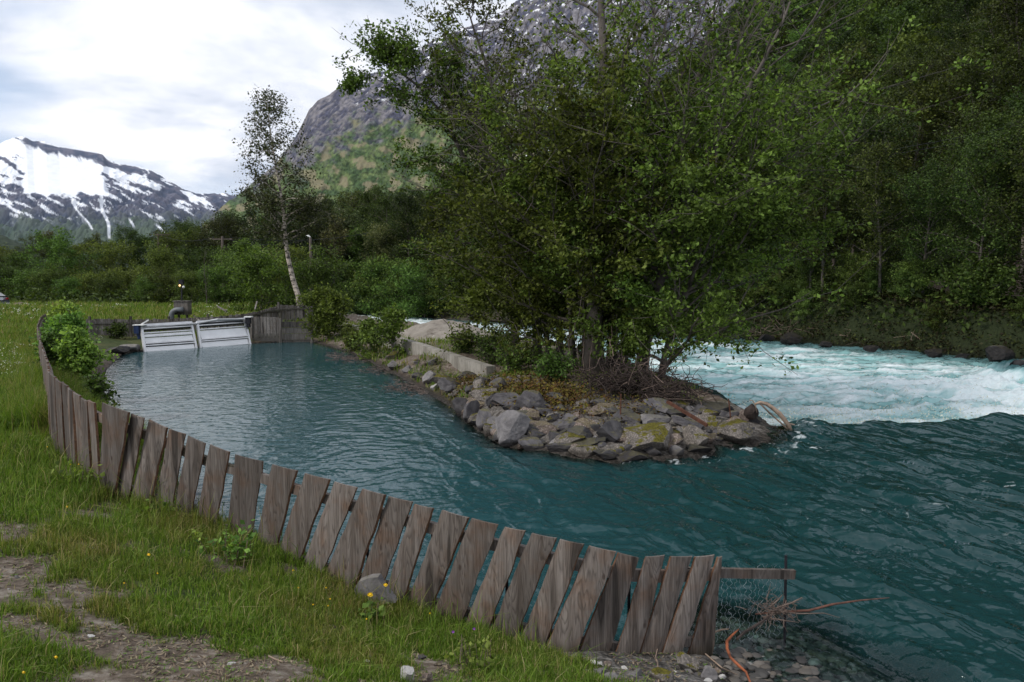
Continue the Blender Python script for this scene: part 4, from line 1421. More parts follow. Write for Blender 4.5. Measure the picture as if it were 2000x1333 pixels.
# ------------------------------------------------------------------ fence beyond the pond
back = empty('board_fence', A(300, 660, 37), label='old grey board fence across the head of the pond behind the intake', cat='fence')
BK = [A(168, 624, 36.2), A(275, 624, 37.3), A(345, 623, 37.8), A(420, 619, 38.4), A(480, 613, 39.2), A(520, 605, 40.2), A(546, 596, 41), A(612, 598, 42.2)]
BK = np.array(BK)
bl_ = np.concatenate([[0], np.cumsum(np.hypot(*np.diff(BK[:, :2], axis=0).T))])
brng = np.random.default_rng(33)
d, n_ = 0.0, 0
tops = []
while d < bl_[-1] and n_ < 96:
    w = brng.uniform(0.12, 0.17)
    a, b = (np.array([np.interp(q, bl_, BK[:, c]) for c in range(3)]) for q in (d, d + w))
    dz = brng.uniform(-0.03, 0.03)
    h = 1.12 if d < bl_[5] else 0.95
    plank('board', a - [0, 0, h], b - [0, 0, h], b + [0, 0, dz], a + [0, 0, dz], brng, parent=back, wavy=0.004, n=5, mat=m_oldwood, extra=0.2)
    tops.append((a + b) / 2 + [0, -0.05, -0.17])
    d += w + 0.012
    n_ += 1
print('back boards', n_, d, bl_[-1])
rail(tops, mat=m_oldwood, parent=back, step=8)
rail([q - [0, 0, 0.62] for q in tops], mat=m_oldwood, parent=back, step=8, h=0.07)
for px, D_ in ((178, 36.0), (258, 36.9), (332, 37.5), (408, 38.1), (546, 40.9)):
    q = A(px, 640, D_)
    zt_ = np.interp(px, [170, 345, 480, 546], [A(168, 620, 36)[2], A(345, 620, 37.6)[2], A(480, 610, 39)[2], A(546, 592, 41)[2]])
    mb = MB()
    mb.bar([q[0], q[1] - 0.1, zt_ - 1.3], [q[0], q[1] - 0.1, zt_ + 0.05], 0.09, 0.09, (0, 1, 0))
    _local(mb, 'post', m_oldwood, back)

# timber cribbing right of the intake
crib = empty('retaining_wall', A(548, 665, 38.3), label='grey timber retaining wall at the pond head right of the intake', cat='wall')
for (x0, x1, D0_, D1_, ytop, vertical) in ((490, 546, 38.2, 38.5, (619, 620), True), (548, 607, 38.4, 38.7, (628, 629), False)):
    p0, p1 = A(x0, ytop[0], D0_), A(x1, ytop[1], D1_)
    zl = WL - 0.5
    if vertical:
        n_ = 9
        for i in range(n_):
            a, b = p0 + (p1 - p0) * i / n_, p0 + (p1 - p0) * (i + 0.96) / n_
            lo = zl + 0.75
            plank('board', [a[0], a[1], lo], [b[0], b[1], lo], b, a, brng, parent=crib, wavy=0.003, n=4, mat=m_oldwood, extra=0.01)
        mb = MB()
        mb.bar([p0[0], p0[1] + 0.1, WL + 0.1], [p1[0], p1[1] + 0.1, WL + 0.1], 0.2, 0.7)
        _local(mb, 'concrete_footing', plain('dirty_concrete', (0.13, 0.12, 0.105), 0.9, var=0.4, scale=2.0), crib)
    else:
        n_ = 5
        for i in range(n_):
            z0_, z1_ = zl + (p0[2] - zl) * i / n_, zl + (p0[2] - zl) * (i + 0.95) / n_
            mb = MB()
            mb.bar([p0[0], p0[1] + 0.02 * (i % 2), (z0_ + z1_) / 2], [p1[0], p1[1] + 0.02 * (i % 2), (z0_ + z1_) / 2], 0.06, z1_ - z0_)
            _local(mb, 'beam', m_oldwood, crib)
for px, top in ((547, 612), (490, 617), (608, 622)):
    q = A(px, top, 38.25)
    mb = MB()
    mb.bar([q[0], q[1], WL - 0.5], q, 0.12, 0.12, (0, 1, 0))
    _local(mb, 'post', m_oldwood, crib)

# ------------------------------------------------------------------ intake screens
m_alu = plain('bare_aluminium', (0.62, 0.62, 0.63), 0.38, 0.35, 0.12, 3.0)
m_sheet = plain('pale_metal_sheet', (0.80, 0.80, 0.81), 0.45, 0.1, 0.06, 2.0)
m_dark = plain('grating_and_gap_shade', (0.03, 0.03, 0.032), 0.8)
m_blue = plain('dark_blue_paint', (0.02, 0.035, 0.09), 0.4)
m_white = plain('white_paint', (0.7, 0.7, 0.68), 0.5)


def screen(TLp, TRp, BLp, BRp, label, sheets, bars):
    TLw, TRw, BLw, BRw = TLp, TRp, BLp, BRp
    r = empty('intake_screen', BLw, label=label, cat='intake screen', group='slanted metal intake screens')
    nrm = np.cross(BRw - BLw, TLw - BLw)
    nrm /= np.linalg.norm(nrm)

    def at(u, v):
        return (BLw * (1 - u) + BRw * u) * (1 - v) + (TLw * (1 - u) + TRw * u) * v
    for u in (0.0, 1.0):
        mb = MB()
        mb.bar(at(u, -0.25), at(u, 1.02), 0.09, 0.13, nrm)
        _local(mb, 'side_rail', m_alu, r)
    mb = MB()
    mb.bar(at(-0.01, 1.0) + nrm * 0.02, at(1.01, 1.0) + nrm * 0.02, 0.12, 0.07, nrm)
    _local(mb, 'top_beam', m_alu, r)
    for v in bars:
        mb = MB()
        mb.bar(at(0.02, v) + nrm * 0.03, at(0.98, v) + nrm * 0.03, 0.05, 0.06, nrm)
        _local(mb, 'cross_bar', m_alu, r)
    for (v0, v1) in sheets:
        mb = MB()
        mb.bar(at(0.03, (v0 + v1) / 2), at(0.97, (v0 + v1) / 2), np.linalg.norm(at(0, v1) - at(0, v0)), 0.02, nrm)
        _local(mb, 'sheet', m_sheet, r)
    # dark sheets for the grating behind and painted shade under the top beam
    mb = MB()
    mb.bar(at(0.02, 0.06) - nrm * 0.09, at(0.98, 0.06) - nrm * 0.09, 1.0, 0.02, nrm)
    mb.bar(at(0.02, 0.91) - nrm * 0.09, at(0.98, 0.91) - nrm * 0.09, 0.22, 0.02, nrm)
    _local(mb, 'grating_and_shade', m_dark, r)
    return r


def scr(tl, tr, bl, br, D0_, D1_, lean):
    B0, B1 = A(*bl, D0_), A(*br, D1_)
    return A(*tl, D0_ + lean), A(*tr, D1_ + lean), B0, B1


screen(*scr((276, 637), (373, 631), (283, 688), (383, 681), 33.3, 35.2, 0.55), 'left one of two slanted aluminium intake screens standing in the pond', [(0.0, 0.17), (0.34, 0.52), (0.58, 0.66)], (0.22, 0.30, 0.56, 0.70, 0.86))
screen(*scr((385, 630), (478, 624), (392, 680), (488, 672), 35.4, 37.4, 0.55), 'right one of two slanted aluminium intake screens, twigs caught on it', [(0.0, 0.20), (0.34, 0.66)], (0.24, 0.31, 0.70, 0.86))
mb = MB()
mb.bar(A(275, 640, 33.9), A(383, 632, 35.9), 0.25, 0.05)
mb.bar(A(383, 632, 35.9), A(425, 624, 36.8), 0.25, 0.05)
mb.bar(A(425, 624, 36.8), A(482, 623, 37.8), 0.25, 0.05)
mb.build('walkway_beam', m_alu, label='long narrow metal beam along the top of both intake screens', cat='beam')
mb = MB()
q = A(269, 644, 33.8)
mb.box(q, (0.22, 0.3, 0.34))
mb.tube([q + [0, 0, -0.17], q + [0.06, 0, -0.42]], 0.07, 8)
mt = mb.build('motor', m_blue, label='dark blue motor box at the left end of the intake screens', cat='motor')
mb = MB()
mb.box(q + [0.1, 0, 0.2], (0.5, 0.35, 0.03))
mb.bar(q + [0.15, 0, 0.22], q + [0.45, 0.1, 0.42], 0.03, 0.06)
_local(mb, 'cover', m_white, mt)
mb = MB()
q = A(485, 626, 37.7)
mb.box(q + [0, 0, -0.02], (0.22, 0.25, 0.3))
mb.box(q + [0, 0, -0.25], (0.14, 0.2, 0.2))
mt = mb.build('motor', m_steel, label='dark motor box under a white lid at the right end of the screens', cat='motor')
mb = MB()
mb.box(q + [0.02, 0, 0.17], (0.34, 0.35, 0.05))
_local(mb, 'lid', m_white, mt)
mb = MB()
rngt = np.random.default_rng(8)
for k in range(9):
    q = A(394 + k * 9, 664 - k * 0.6, 36.1 + k * 0.18) + [0, -0.12, 0]
    e = q + [rngt.uniform(-0.3, 0.4), rngt.uniform(-0.05, 0.05), rngt.uniform(-0.02, 0.09)]
    mb.tube([q, (q + e) / 2 + [0, 0, rngt.uniform(0, 0.05)], e], 0.009, 4)
mb.build('twigs', darkbark, label='dark twigs caught on the ledge of the right intake screen', cat='twigs')

# control box, pipe and lamp mast behind
box = empty('control_box', A(357, 602, 38.6), label='grey wooden control box on a stand behind the intake', cat='box')
c = A(357, 602, 38.6)
for i in range(4):
    mb = MB()
    mb.box(c + [(i - 1.5) * 0.172, 0, 0], (0.166, 0.5, 0.66))
    _local(mb, 'side_board', m_oldwood, box)
mb = MB()
mb.box(c + [0, 0, 0.35], (0.76, 0.58, 0.04))
_local(mb, 'lid', m_oldwood, box)
for s_ in (-0.2, 0.2):
    mb = MB()
    mb.bar(c + [s_, 0, -1.2], c + [s_, 0, -0.33], 0.09, 0.09, (0, 1, 0))
    _local(mb, 'leg', m_oldwood, box)
m_pipe = plain('grey_plastic_pipe', (0.13, 0.14, 0.145), 0.5)
mb = MB()
an = np.linspace(0, math.pi / 2, 9)
pc = A(342, 617, 38.2)
pts = [pc + [-0.18, 0, -0.9]] + [pc + [-0.18 + 0.36 * (1 - math.cos(a)), 0, 0.30 * math.sin(a)] for a in an] + [pc + [0.4, 0.05, 0.31]]
mb.tube(pts, 0.13, 14)
mb.build('pipe', m_pipe, smooth=True, label='thick grey pipe bending up into the wooden control box', cat='pipe')
mast = empty('lamp_mast', A(355, 588, 38.5), label='thin pole with a small flood light and globe above the control box', cat='lamp')
mb = MB()
mb.tube([A(355, 589, 38.5), A(355, 550, 38.5)], 0.035, 8)
_local(mb, 'pole', m_steel, mast)
mb = MB()
mb.box(A(354, 551, 38.5), (0.2, 0.18, 0.24))
_local(mb, 'lamp_head', m_steel, mast)
mb = MB()
an = np.linspace(-math.pi / 2, math.pi / 2, 9)
q = A(358.5, 561, 38.4)
mb.tube([q + [0, 0, 0.065 * math.sin(a)] for a in an], [max(0.004, 0.065 * math.cos(a)) for a in an], 12)
_local(mb, 'globe', m_white, mast, True)
m_lampon, t, out = new_mat('lit_amber_lamp')
e = N(t, 'ShaderNodeEmission', i_Strength=2.5)
e.inputs[0].default_value = (1.0, 0.62, 0.25, 1)
t.links.new(e.outputs[0], out.inputs[0])
mb = MB()
q = A(351, 558, 38.35)
mb.tube([q + [0, 0, 0.045 * math.sin(a)] for a in an], [max(0.003, 0.045 * math.cos(a)) for a in an], 8)
_local(mb, 'warning_light', m_lampon, mast, True)
for (a, b, lab) in (((425, 599, 39.6), (443, 609, 39.0), 'grey plank end leaning over the fence beyond the control box'), ((502, 589, 40.5), (498, 605, 40.2), 'short pale stick standing up behind the fence'), ((378, 617, 37.9), (390, 627, 37.4), 'grey lever lying against the fence right of the control box')):
    mb = MB()
    mb.bar(A(*a), A(*b), 0.07, 0.05, (0, 1, 0.1))
    mb.build('plank', m_oldwood, label=lab, cat='plank')

# ------------------------------------------------------------------ concrete wall on the spit
m_conc, t, out = new_mat('board_marked_concrete')
v = coords(t)
f = noise(t, v, 1.6, 8, 0.65)
c = ramp(t, f, [(0.3, (0.16, 0.145, 0.12)), (0.55, (0.29, 0.27, 0.235)), (0.75, (0.37, 0.35, 0.31))]).outputs[0]
st_ = noise(t, coords(t, (3.0, 3.0, 0.3)), 2.2, 6, 0.7)
c = mixc(t, c, (0.07, 0.065, 0.05), ramp(t, st_, [(0.52, (0, 0, 0)), (0.7, (0.8, 0.8, 0.8))]).outputs[0])
pbsdf(t, out, c, 0.9, bump(t, noise(t, v, 14, 6), 0.5, 0.03), spec=0.2)
wtop = [A(655, 628, 41.5), A(690, 637, 38.4), A(745, 652, 33.0), A(815, 672, 28.0), A(870, 690, 25.4), A(918, 706, 23.1), A(950, 716, 21.8)]
wtop = np.array(wtop)
wn = []
for i in range(len(wtop)):
    d = wtop[min(i + 1, len(wtop) - 1)] - wtop[max(i - 1, 0)]
    d[2] = 0
    d /= np.linalg.norm(d)
    wn.append(np.array([-d[1], d[0], 0]))
wn = np.array(wn)
wn *= np.sign(wn[:, 1])[:, None]
mb = MB()
n_ = len(wtop)
low_ = wtop.copy()
low_[:, 2] = np.array([WL - 0.2] * 3 + [WL, WL + 0.05, WL + 0.1, WL + 0.25])
V = np.vstack([wtop, wtop + wn * 0.28, low_ + wn * 0.28, low_])
Q = []
for i in range(n_ - 1):
    for a in range(4):
        b = (a + 1) % 4
        Q.append((a * n_ + i, b * n_ + i, b * n_ + i + 1, a * n_ + i + 1))
Q.append((0, n_, 2 * n_, 3 * n_))
Q.append((n_ - 1, 4 * n_ - 1, 3 * n_ - 1, 2 * n_ - 1))
mb.add(V, Q)
mb.build('concrete_wall', m_conc, label='low stained concrete wall dividing the pond from the sand heap', cat='wall')

# ------------------------------------------------------------------ sand heap
sc_ = A(868, 655, 37.5)
gx, gy = np.meshgrid(np.linspace(-3.6, 3.2, 110), np.linspace(-3.4, 3.4, 90))
r_ = np.hypot((gx + 0.1 * gy) / 3.1, gy / 3.0)
zz = 0.82 * np.clip(1 - r_ * 1.12, 0, 1) ** 0.9 * (1 + 0.3 * fbm(gx * 0.5, gy * 0.5, 3, 301)) + 0.03 * fbm(gx * 2.0, gy * 2.0, 5, 302, 0.6)
gxw, gyw = gx + sc_[0], gy + sc_[1]
zg_ = terrain(gxw.ravel(), gyw.ravel(), False)[0].reshape(gx.shape)
zz = np.where(r_ < 1.0, np.maximum(zz, 0.02), -0.1)
V = np.stack([gxw - sc_[0], gyw - sc_[1], zg_ + zz + 1.2], -1).reshape(-1, 3)
nr, na = gx.shape
i, j = np.meshgrid(np.arange(nr - 1), np.arange(na - 1), indexing='ij')
Qs = np.stack([i * na + j, i * na + j + 1, (i + 1) * na + j + 1, (i + 1) * na + j], -1).reshape(-1, 4)
m_sand, t, out = new_mat('pale_sand')
v = coords(t)
f = noise(t, v, 1.3, 9, 0.7)
pbsdf(t, out, ramp(t, f, [(0.34, (0.10, 0.085, 0.07)), (0.44, (0.22, 0.195, 0.165)), (0.65, (0.31, 0.28, 0.24))]).outputs[0], 0.95, bump(t, noise(t, v, 9, 8, 0.7), 0.8, 0.08), spec=0.1)
obj('sand_heap', mesh_np('sand_heap', V, [Qs], (m_sand,), True), loc=(sc_[0], sc_[1], -1.2), label='heap of pale grey sand behind the concrete wall', cat='sand')

# ------------------------------------------------------------------ boulders
def rock_mat(name, c1, c2, moss=0.0, speck=0.0):
    m, t, out = new_mat(name)
    oi = N(t, 'ShaderNodeObjectInfo')
    v = coords(t)
    f = noise(t, v, 3.0, 9, 0.68, 0.5)
    c = mixc(t, c1, c2, ramp(t, f, [(0.36, (0, 0, 0)), (0.64, (1, 1, 1))]).outputs[0])
    sp_ = noise(t, v, 38, 3, 0.6)
    c = mixc(t, c, (0.40, 0.34, 0.30), math_n(t, 'MULTIPLY', ramp(t, sp_, [(0.5, (0, 0, 0)), (0.62, (1, 1, 1))]).outputs[0], speck))
    c = mixc(t, c, (0.035, 0.03, 0.028), ramp(t, noise(t, v, 6.5, 7, 0.75), [(0.28, (0.9, 0.9, 0.9)), (0.40, (0, 0, 0))]).outputs[0])
    g = N(t, 'ShaderNodeNewGeometry')
    sp3 = N(t, 'ShaderNodeSeparateXYZ')
    t.links.new(g.outputs['Normal'], sp3.inputs[0])
    mn = noise(t, v, 4.0, 6, 0.6)
    mf = math_n(t, 'ADD', math_n(t, 'MULTIPLY', sp3.outputs[2], 0.42), mn)
    mfac = math_n(t, 'MULTIPLY', ramp(t, mf, [(0.80, (0, 0, 0)), (0.86, (1, 1, 1))]).outputs[0], moss)
    mc = ramp(t, noise(t, v, 22, 6), [(0.3, (0.045, 0.04, 0.008)), (0.55, (0.12, 0.105, 0.012)), (0.7, (0.16, 0.15, 0.02))]).outputs[0]
    # wet, dark foot of the stone just over the water
    sp4 = N(t, 'ShaderNodeSeparateXYZ')
    t.links.new(g.outputs['Position'], sp4.inputs[0])
    wetf = ramp(t, math_n(t, 'ADD', math_n(t, 'MULTIPLY', mn, 0.12), math_n(t, 'ADD', sp4.outputs[2], 1.5)), [(0.15, (0.85, 0.85, 0.85)), (0.22, (0, 0, 0))]).outputs[0]
    c = mixc(t, c, mc, mfac)
    c = mixc(t, c, mixc(t, c, (0.25, 0.23, 0.21), 1.0, 'MULTIPLY'), wetf)
    hs = N(t, 'ShaderNodeHueSaturation')
    t.links.new(c, hs.inputs['Color'])
    t.links.new(math_n(t, 'ADD', math_n(t, 'MULTIPLY', oi.outputs['Random'], 0.5), 0.72), hs.inputs['Value'])
    nb = bump(t, f, 0.55, 0.06)
    nb = bump(t, sp_, 0.3, 0.01, nb)
    nb = bump(t, math_n(t, 'MULTIPLY', noise(t, v, 60, 3), mfac), 1.0, 0.03, nb)
    pbsdf(t, out, hs.outputs[0], 0.82, nb, spec=0.25)
    return m


RK = {'grey': rock_mat('grey_rock', (0.054, 0.050, 0.054), (0.130, 0.122, 0.124), 0.45),
      'light': rock_mat('light_rock', (0.10, 0.094, 0.097), (0.22, 0.207, 0.205), 0.2),
      'pink': rock_mat('pinkish_rock', (0.088, 0.066, 0.056), (0.17, 0.132, 0.112), 0.35, 0.5),
      'dark': rock_mat('dark_rock', (0.035, 0.034, 0.037), (0.085, 0.08, 0.082), 0.25),
      'moss': rock_mat('mossy_rock', (0.075, 0.066, 0.058), (0.165, 0.148, 0.13), 1.0, 0.4),
      'white': rock_mat('white_rock', (0.34, 0.33, 0.31), (0.52, 0.5, 0.48), 0.0)}


def icos(sub):
    import bmesh
    bm = bmesh.new()
    bmesh.ops.create_icosphere(bm, subdivisions=sub, radius=1.0)
    V = np.array([v.co for v in bm.verts])
    Fc = np.array([[v.index for v in f.verts] for f in bm.faces])
    bm.free()
    return V, Fc


ICO = {k: icos(k) for k in (3, 4, 5)}


def rock_mesh(seed, size, sub=4, cuts=11, flat=0.0):
    rng = np.random.default_rng(seed)
    V, Fc = ICO[sub]
    V = V.copy()
    for k in range(cuts):
        n = rng.normal(size=3)
        n /= np.linalg.norm(n)
        if k == 0 and flat:
            n = np.array([0.15 * rng.normal(), 0.15 * rng.normal(), 1.0])
            n /= np.linalg.norm(n)
        d = rng.uniform(0.38, 0.72)
        q = V @ n - d
        V = V - np.where(q > 0, q * 0.97, 0)[:, None] * n
    V /= np.abs(V).max(0)
    o = rng.uniform(0, 40)
    nn = V / np.linalg.norm(V, axis=1)[:, None]
    V = V + nn * (0.05 * fbm(V[:, 0] * 2 + o, V[:, 1] * 2 + V[:, 2] * 1.7, 4, seed) + 0.02 * fbm(V[:, 0] * 7 + o, V[:, 2] * 7 - V[:, 1] * 5, 4, seed + 1))[:, None]
    return V * np.array(size), Fc


def boulder(px0, py0, px1, py1, tone, seed, label, group=None, rot=0.0, sub=4, name='boulder', onto=None, thick=0.8):
    """stone filling the given box of the photo, resting on the ground there"""
    cx = (px0 + px1) / 2
    g = onground(cx, py1 - 2) if onto is None else G(cx, py1, onto)
    D = g[1]
    w = (px1 - px0) / F * D
    h = (py1 - py0) / F * D
    sz = max(h * 1.0, 0.3 * w)
    V, Fc = rock_mesh(seed, (w / 2, w / 2 * thick, sz / 2 * 1.12), sub)
    if rot:
        c, s_ = math.cos(rot), math.sin(rot)
        V = np.stack([V[:, 0] * c - V[:, 2] * s_, V[:, 1], V[:, 0] * s_ + V[:, 2] * c], 1)
        V[:, 0] *= (w / 2) / np.abs(V[:, 0]).max()
        V[:, 2] *= (sz / 2 * 1.12) / np.abs(V[:, 2]).max()
    c = A(cx, (py0 + py1) / 2, D + w * 0.25)
    return obj(name, mesh_np(name, V, [Fc], (RK[tone],), False), loc=(c[0], c[1], c[2] - sz * 0.04), label=label, cat='rock', group=group)


ROCKS = [
    (955, 802, 1037, 877, 'light', 0.2, 'large angular light grey boulder at the water, the biggest of the spit edge'),
    (873, 769, 922, 818, 'grey', 0, 'dark grey block standing in the pond edge, left of the riprap'),
    (899, 781, 938, 832, 'grey', -0.6, 'tilted slab leaning left against the riprap over the pond'),
    (929, 794, 970, 842, 'grey', 0.1, 'upright grey boulder just left of the biggest light boulder'),
    (1002, 758, 1078, 815, 'grey', -0.25, 'wedge shaped grey boulder on top of the riprap behind the biggest boulder'),
    (1021, 820, 1094, 853, 'pink', 0, 'pinkish speckled boulder right of the biggest light boulder'),
    (1063, 850, 1176, 888, 'grey', 0.08, 'long flat grey boulder low at the waterline'),
    (1011, 854, 1070, 889, 'grey', 0.15, 'grey boulder at the waterline left of the long flat one'),
    (1097, 817, 1170, 850, 'pink', 0.05, 'rounded brown boulder above the long flat grey one'),
    (1163, 820, 1222, 870, 'dark', 0.1, 'dark grey block left of the big mossy boulder'),
    (1205, 825, 1340, 889, 'moss', -0.12, 'very wide pinkish boulder with yellow green moss on its face'),
    (1246, 806, 1312, 836, 'light', 0, 'smooth light grey boulder lying behind the wide mossy one'),
    (1320, 830, 1384, 879, 'moss', -0.1, 'dark wet boulder with a moss cap beside the wide mossy one'),
    (1395, 823, 1497, 871, 'moss', -0.06, 'mossy topped boulder at the very point of the spit'),
    (1203, 882, 1282, 906, 'grey', 0, 'low grey stone at the waterline under the wide mossy boulder'),
    (1338, 780, 1442, 813, 'dark', 0, 'long dark flat boulder on the river side of the point'),
    (1067, 800, 1112, 823, 'grey', 0, 'small grey stone above the pinkish speckled boulder'),
    (1098, 805, 1132, 826, 'pink', 0.2, 'small brown stone above the rounded brown boulder'),
    (858, 741, 898, 772, 'light', 0.2, 'light boulder at the pond edge under the mossy patch'),
    (838, 749, 862, 765, 'white', 0, 'small pale stone at the pond edge left of the riprap'),
    (824, 725, 862, 752, 'light', 0.3, 'speckled light boulder at the pond edge below the concrete wall'),
    (755, 704, 782, 725, 'light', 0, 'light stone below the bush on the concrete wall'),
    (784, 711, 811, 730, 'light', 0.1, 'rounded light stone right of the bush below the concrete wall'),
    (918, 738, 948, 766, 'moss', 0, 'mossy boulder in the upper row of the riprap, left part'),
    (945, 736, 990, 766, 'grey', -0.1, 'grey boulder in the upper row of the riprap, right of the mossy one'),
    (890, 725, 940, 748, 'grey', 0, 'broad grey boulder at the end of the concrete wall'),
    (948, 766, 988, 795, 'grey', 0, 'blocky grey boulder in the middle of the riprap'),
    (1285, 845, 1335, 880, 'pink', 0.3, 'cracked pinkish boulder at the right end of the wide mossy one'),
    (1345, 806, 1400, 836, 'moss', 0, 'mossy stone between the rusty beam and the point'),
    (1300, 800, 1345, 822, 'dark', 0, 'dark stone under the root pile on the point'),
    (1210, 803, 1245, 825, 'light', 0, 'pale stone left of the smooth light grey boulder'),
    (1160, 880, 1205, 900, 'dark', 0, 'dark wet stone at the waterline right of the long flat boulder'),
    (990, 790, 1020, 812, 'grey', 0, 'small grey stone wedged behind the biggest light boulder'),
    (1330, 868, 1392, 890, 'dark', 0, 'dark stone washed by froth near the point of the spit'),
    (1168, 735, 1200, 760, 'light', 0, 'grey stone at the foot of the thickest alder'),
]
for k, (a, b, c, d, tone, rot, lab) in enumerate(ROCKS):
    boulder(a, b, c, d, tone, 400 + k, lab, rot=rot, sub=5 if (c - a) > 60 else 4)
# the many smaller stones of the riprap, nothing tells them apart
rr_ = np.random.default_rng(71)
RQ = np.array([(873, 800), (930, 842), (990, 884), (1080, 892), (1200, 904), (1300, 900), (1400, 882), (1490, 866), (1440, 822), (1340, 800), (1230, 800), (1110, 800), (1040, 770), (960, 752), (890, 742), (850, 755)], float)
cnt = 0
while cnt < 50:
    px, py = rr_.uniform(850, 1490), rr_.uniform(745, 905)
    if not inside(np.array([[px, py]]), RQ)[0]:
        continue
    s = rr_.uniform(38, 72)
    boulder(px - s / 2, py - s * 0.46, px + s / 2, py, rr_.choice(['grey', 'dark', 'dark', 'pink', 'moss', 'moss']), 900 + cnt, 'angular dark boulder packed into the edge of the spit', 'packed boulders of the spit edge', rot=rr_.uniform(-0.4, 0.4), sub=4)
    cnt += 1
cnt = 0
RP = [(700, 700), (760, 722), (830, 752), (870, 785), (930, 835), (990, 878), (1080, 889), (1200, 902), (1300, 898), (1400, 878), (1490, 866), (1480, 830), (1400, 795), (1330, 790), (1240, 790), (1130, 790), (1040, 750), (960, 735), (880, 722), (800, 705), (720, 688)]
RPa = np.array(RP, float)
while cnt < 160:
    px, py = rr_.uniform(700, 1500), rr_.uniform(690, 905)
    if not inside(np.array([[px, py]]), RPa)[0]:
        continue
    s = rr_.uniform(16, 52) * (0.5 + 0.5 * (py - 660) / 240)
    tone = rr_.choice(['grey', 'grey', 'dark', 'dark', 'pink', 'moss', 'moss', 'light'])
    boulder(px - s / 2, py - s * 0.62, px + s / 2, py, tone, 500 + cnt % 23, 'small stone among the larger boulders of the spit riprap', 'small stones of the spit riprap', rot=rr_.uniform(-0.5, 0.5), sub=3, name='stone')
    cnt += 1
for (a, b, c, d, tone, lab) in [(172, 705, 200, 762, 'pink', 'tall brown rock at the left shore under the bushes'), (205, 676, 262, 694, 'dark', 'dark ledge at the pond edge left of the intake'), (236, 672, 275, 690, 'light', 'flat grey stone beside the left intake screen'), (150, 735, 182, 775, 'dark', 'dark rock below the left bank bushes')]:
    boulder(a, b, c, d, tone, 600 + a, lab, sub=4)
# dark banks and stones across the river
for k, (px, py, w, h) in enumerate([(1545, 668, 46, 20), (1610, 675, 30, 9), (1700, 684, 34, 9), (1822, 693, 40, 12), (1880, 699, 34, 12), (1945, 705, 60, 30), (1500, 664, 34, 12), (1440, 662, 30, 9)]):
    boulder(px - w / 2, py - h, px + w / 2, py + 4, 'dark', 650 + k, 'dark wet boulder at the foot of the far river bank', 'dark boulders of the far bank', sub=4, onto=WL2)
q = A(1990, 724, 27.4)
V, Fc = rock_mesh(77, (1.9, 1.2, 0.95), 5)
obj('boulder', mesh_np('boulder', V, [Fc], (RK['dark'],), True), loc=(q[0] + 0.9, q[1], q[2] - 0.28), label='black wet boulder in the rapids at the right edge', cat='rock')
# boulder on the meadow
boulder(16, 589, 47, 604, 'pink', 700, 'rounded reddish boulder on the meadow beside the parked car', sub=4, onto=-0.45)

# stones at the foot of the fence and on the beach
q = on_plane(735, 1165, FENCE[3] - np.array([0, 0.12, 0]), np.array([0, 1.0, 0]))
mb = MB()
sl = np.array([(692, 1150), (700, 1137), (722, 1129), (738, 1128), (748, 1146), (772, 1178), (735, 1182), (696, 1174)], float)
Ps, ds = plane_at(735)
ns_ = np.cross(ds, [0, 0, 1.0])
fr_ = np.array([on_plane(a, b, Ps + ns_ * 0.22, -ns_ + np.array([0, 0, 0.2])) for a, b in sl])
n_ = len(sl)
bk_ = fr_ + np.array([0.015, 0.06, 0.01])
cF, cB = fr_.mean(0), bk_.mean(0)
V = np.vstack([fr_, bk_, [cF + [0, -0.012, 0.0]], [cB]])
T = [(i, (i + 1) % n_, 2 * n_) for i in range(n_)] + [(n_ + (i + 1) % n_, n_ + i, 2 * n_ + 1) for i in range(n_)]
Q = [(i, n_ + i, n_ + (i + 1) % n_, (i + 1) % n_) for i in range(n_)]
mb.add(V, Q, T)
mb.build('stone_slab', RK['light'], label='flat grey stone slab leaning on the fence behind yellow flowers', cat='rock')
SM = [(778, 1298, 810, 1332, 'white', 'rounded white stone in the grass at the lower edge'), (819, 1311, 846, 1331, 'pink', 'small tan stone in the grass beside the white one'),
      (1312, 1274, 1368, 1316, 'moss', 'mossy pale stone at the foot of the last boards'), (1368, 1292, 1404, 1334, 'light', 'pale upright stone right of the mossy one at the beach'), (1258, 1300, 1318, 1338, 'moss', 'dark mossy stone below the last boards'),
      (1156, 1302, 1186, 1326, 'light', 'pale angular stone below the fence, left of the mossy ones'), (1180, 1314, 1206, 1334, 'light', 'pale stone at the lower edge beside the angular one'), (1222, 1308, 1258, 1330, 'light', 'grey stone pressed against the foot of the boards'), (1178, 1290, 1196, 1306, 'pink', 'small brown stone under the fence foot')]
for k, (a, b, c, d, tone, lab) in enumerate(SM):
    boulder(a, b, c, d, tone, 720 + k, lab, sub=4, name='stone')
for k in range(80):
    px = rr_.uniform(1020, 1440)
    py = np.interp(px, [1020, 1180, 1300, 1440], [1272, 1300, 1312, 1300]) + rr_.uniform(0, 60)
    s = rr_.uniform(8, 24)
    boulder(px - s / 2, py - s * 0.6, px + s / 2, py, rr_.choice(['light', 'grey', 'white', 'pink', 'grey', 'light']), 500 + k % 23, 'small broken stone on the gravel at the fence foot', 'small stones at the fence foot', rot=rr_.uniform(-0.6, 0.6), sub=3, name='stone')
for k in range(50):
    px = rr_.uniform(-40, 900)
    py = np.interp(px, [0, 500, 900], [1120, 1240, 1290]) + rr_.uniform(0, 110)
    s = rr_.uniform(6, 22)
    boulder(px - s / 2, py - s * 0.5, px + s / 2, py, rr_.choice(['light', 'white', 'pink', 'grey']), 500 + k % 23, 'small stone lying in the bare soil among the grass', 'small stones in the near turf', sub=3, name='stone')
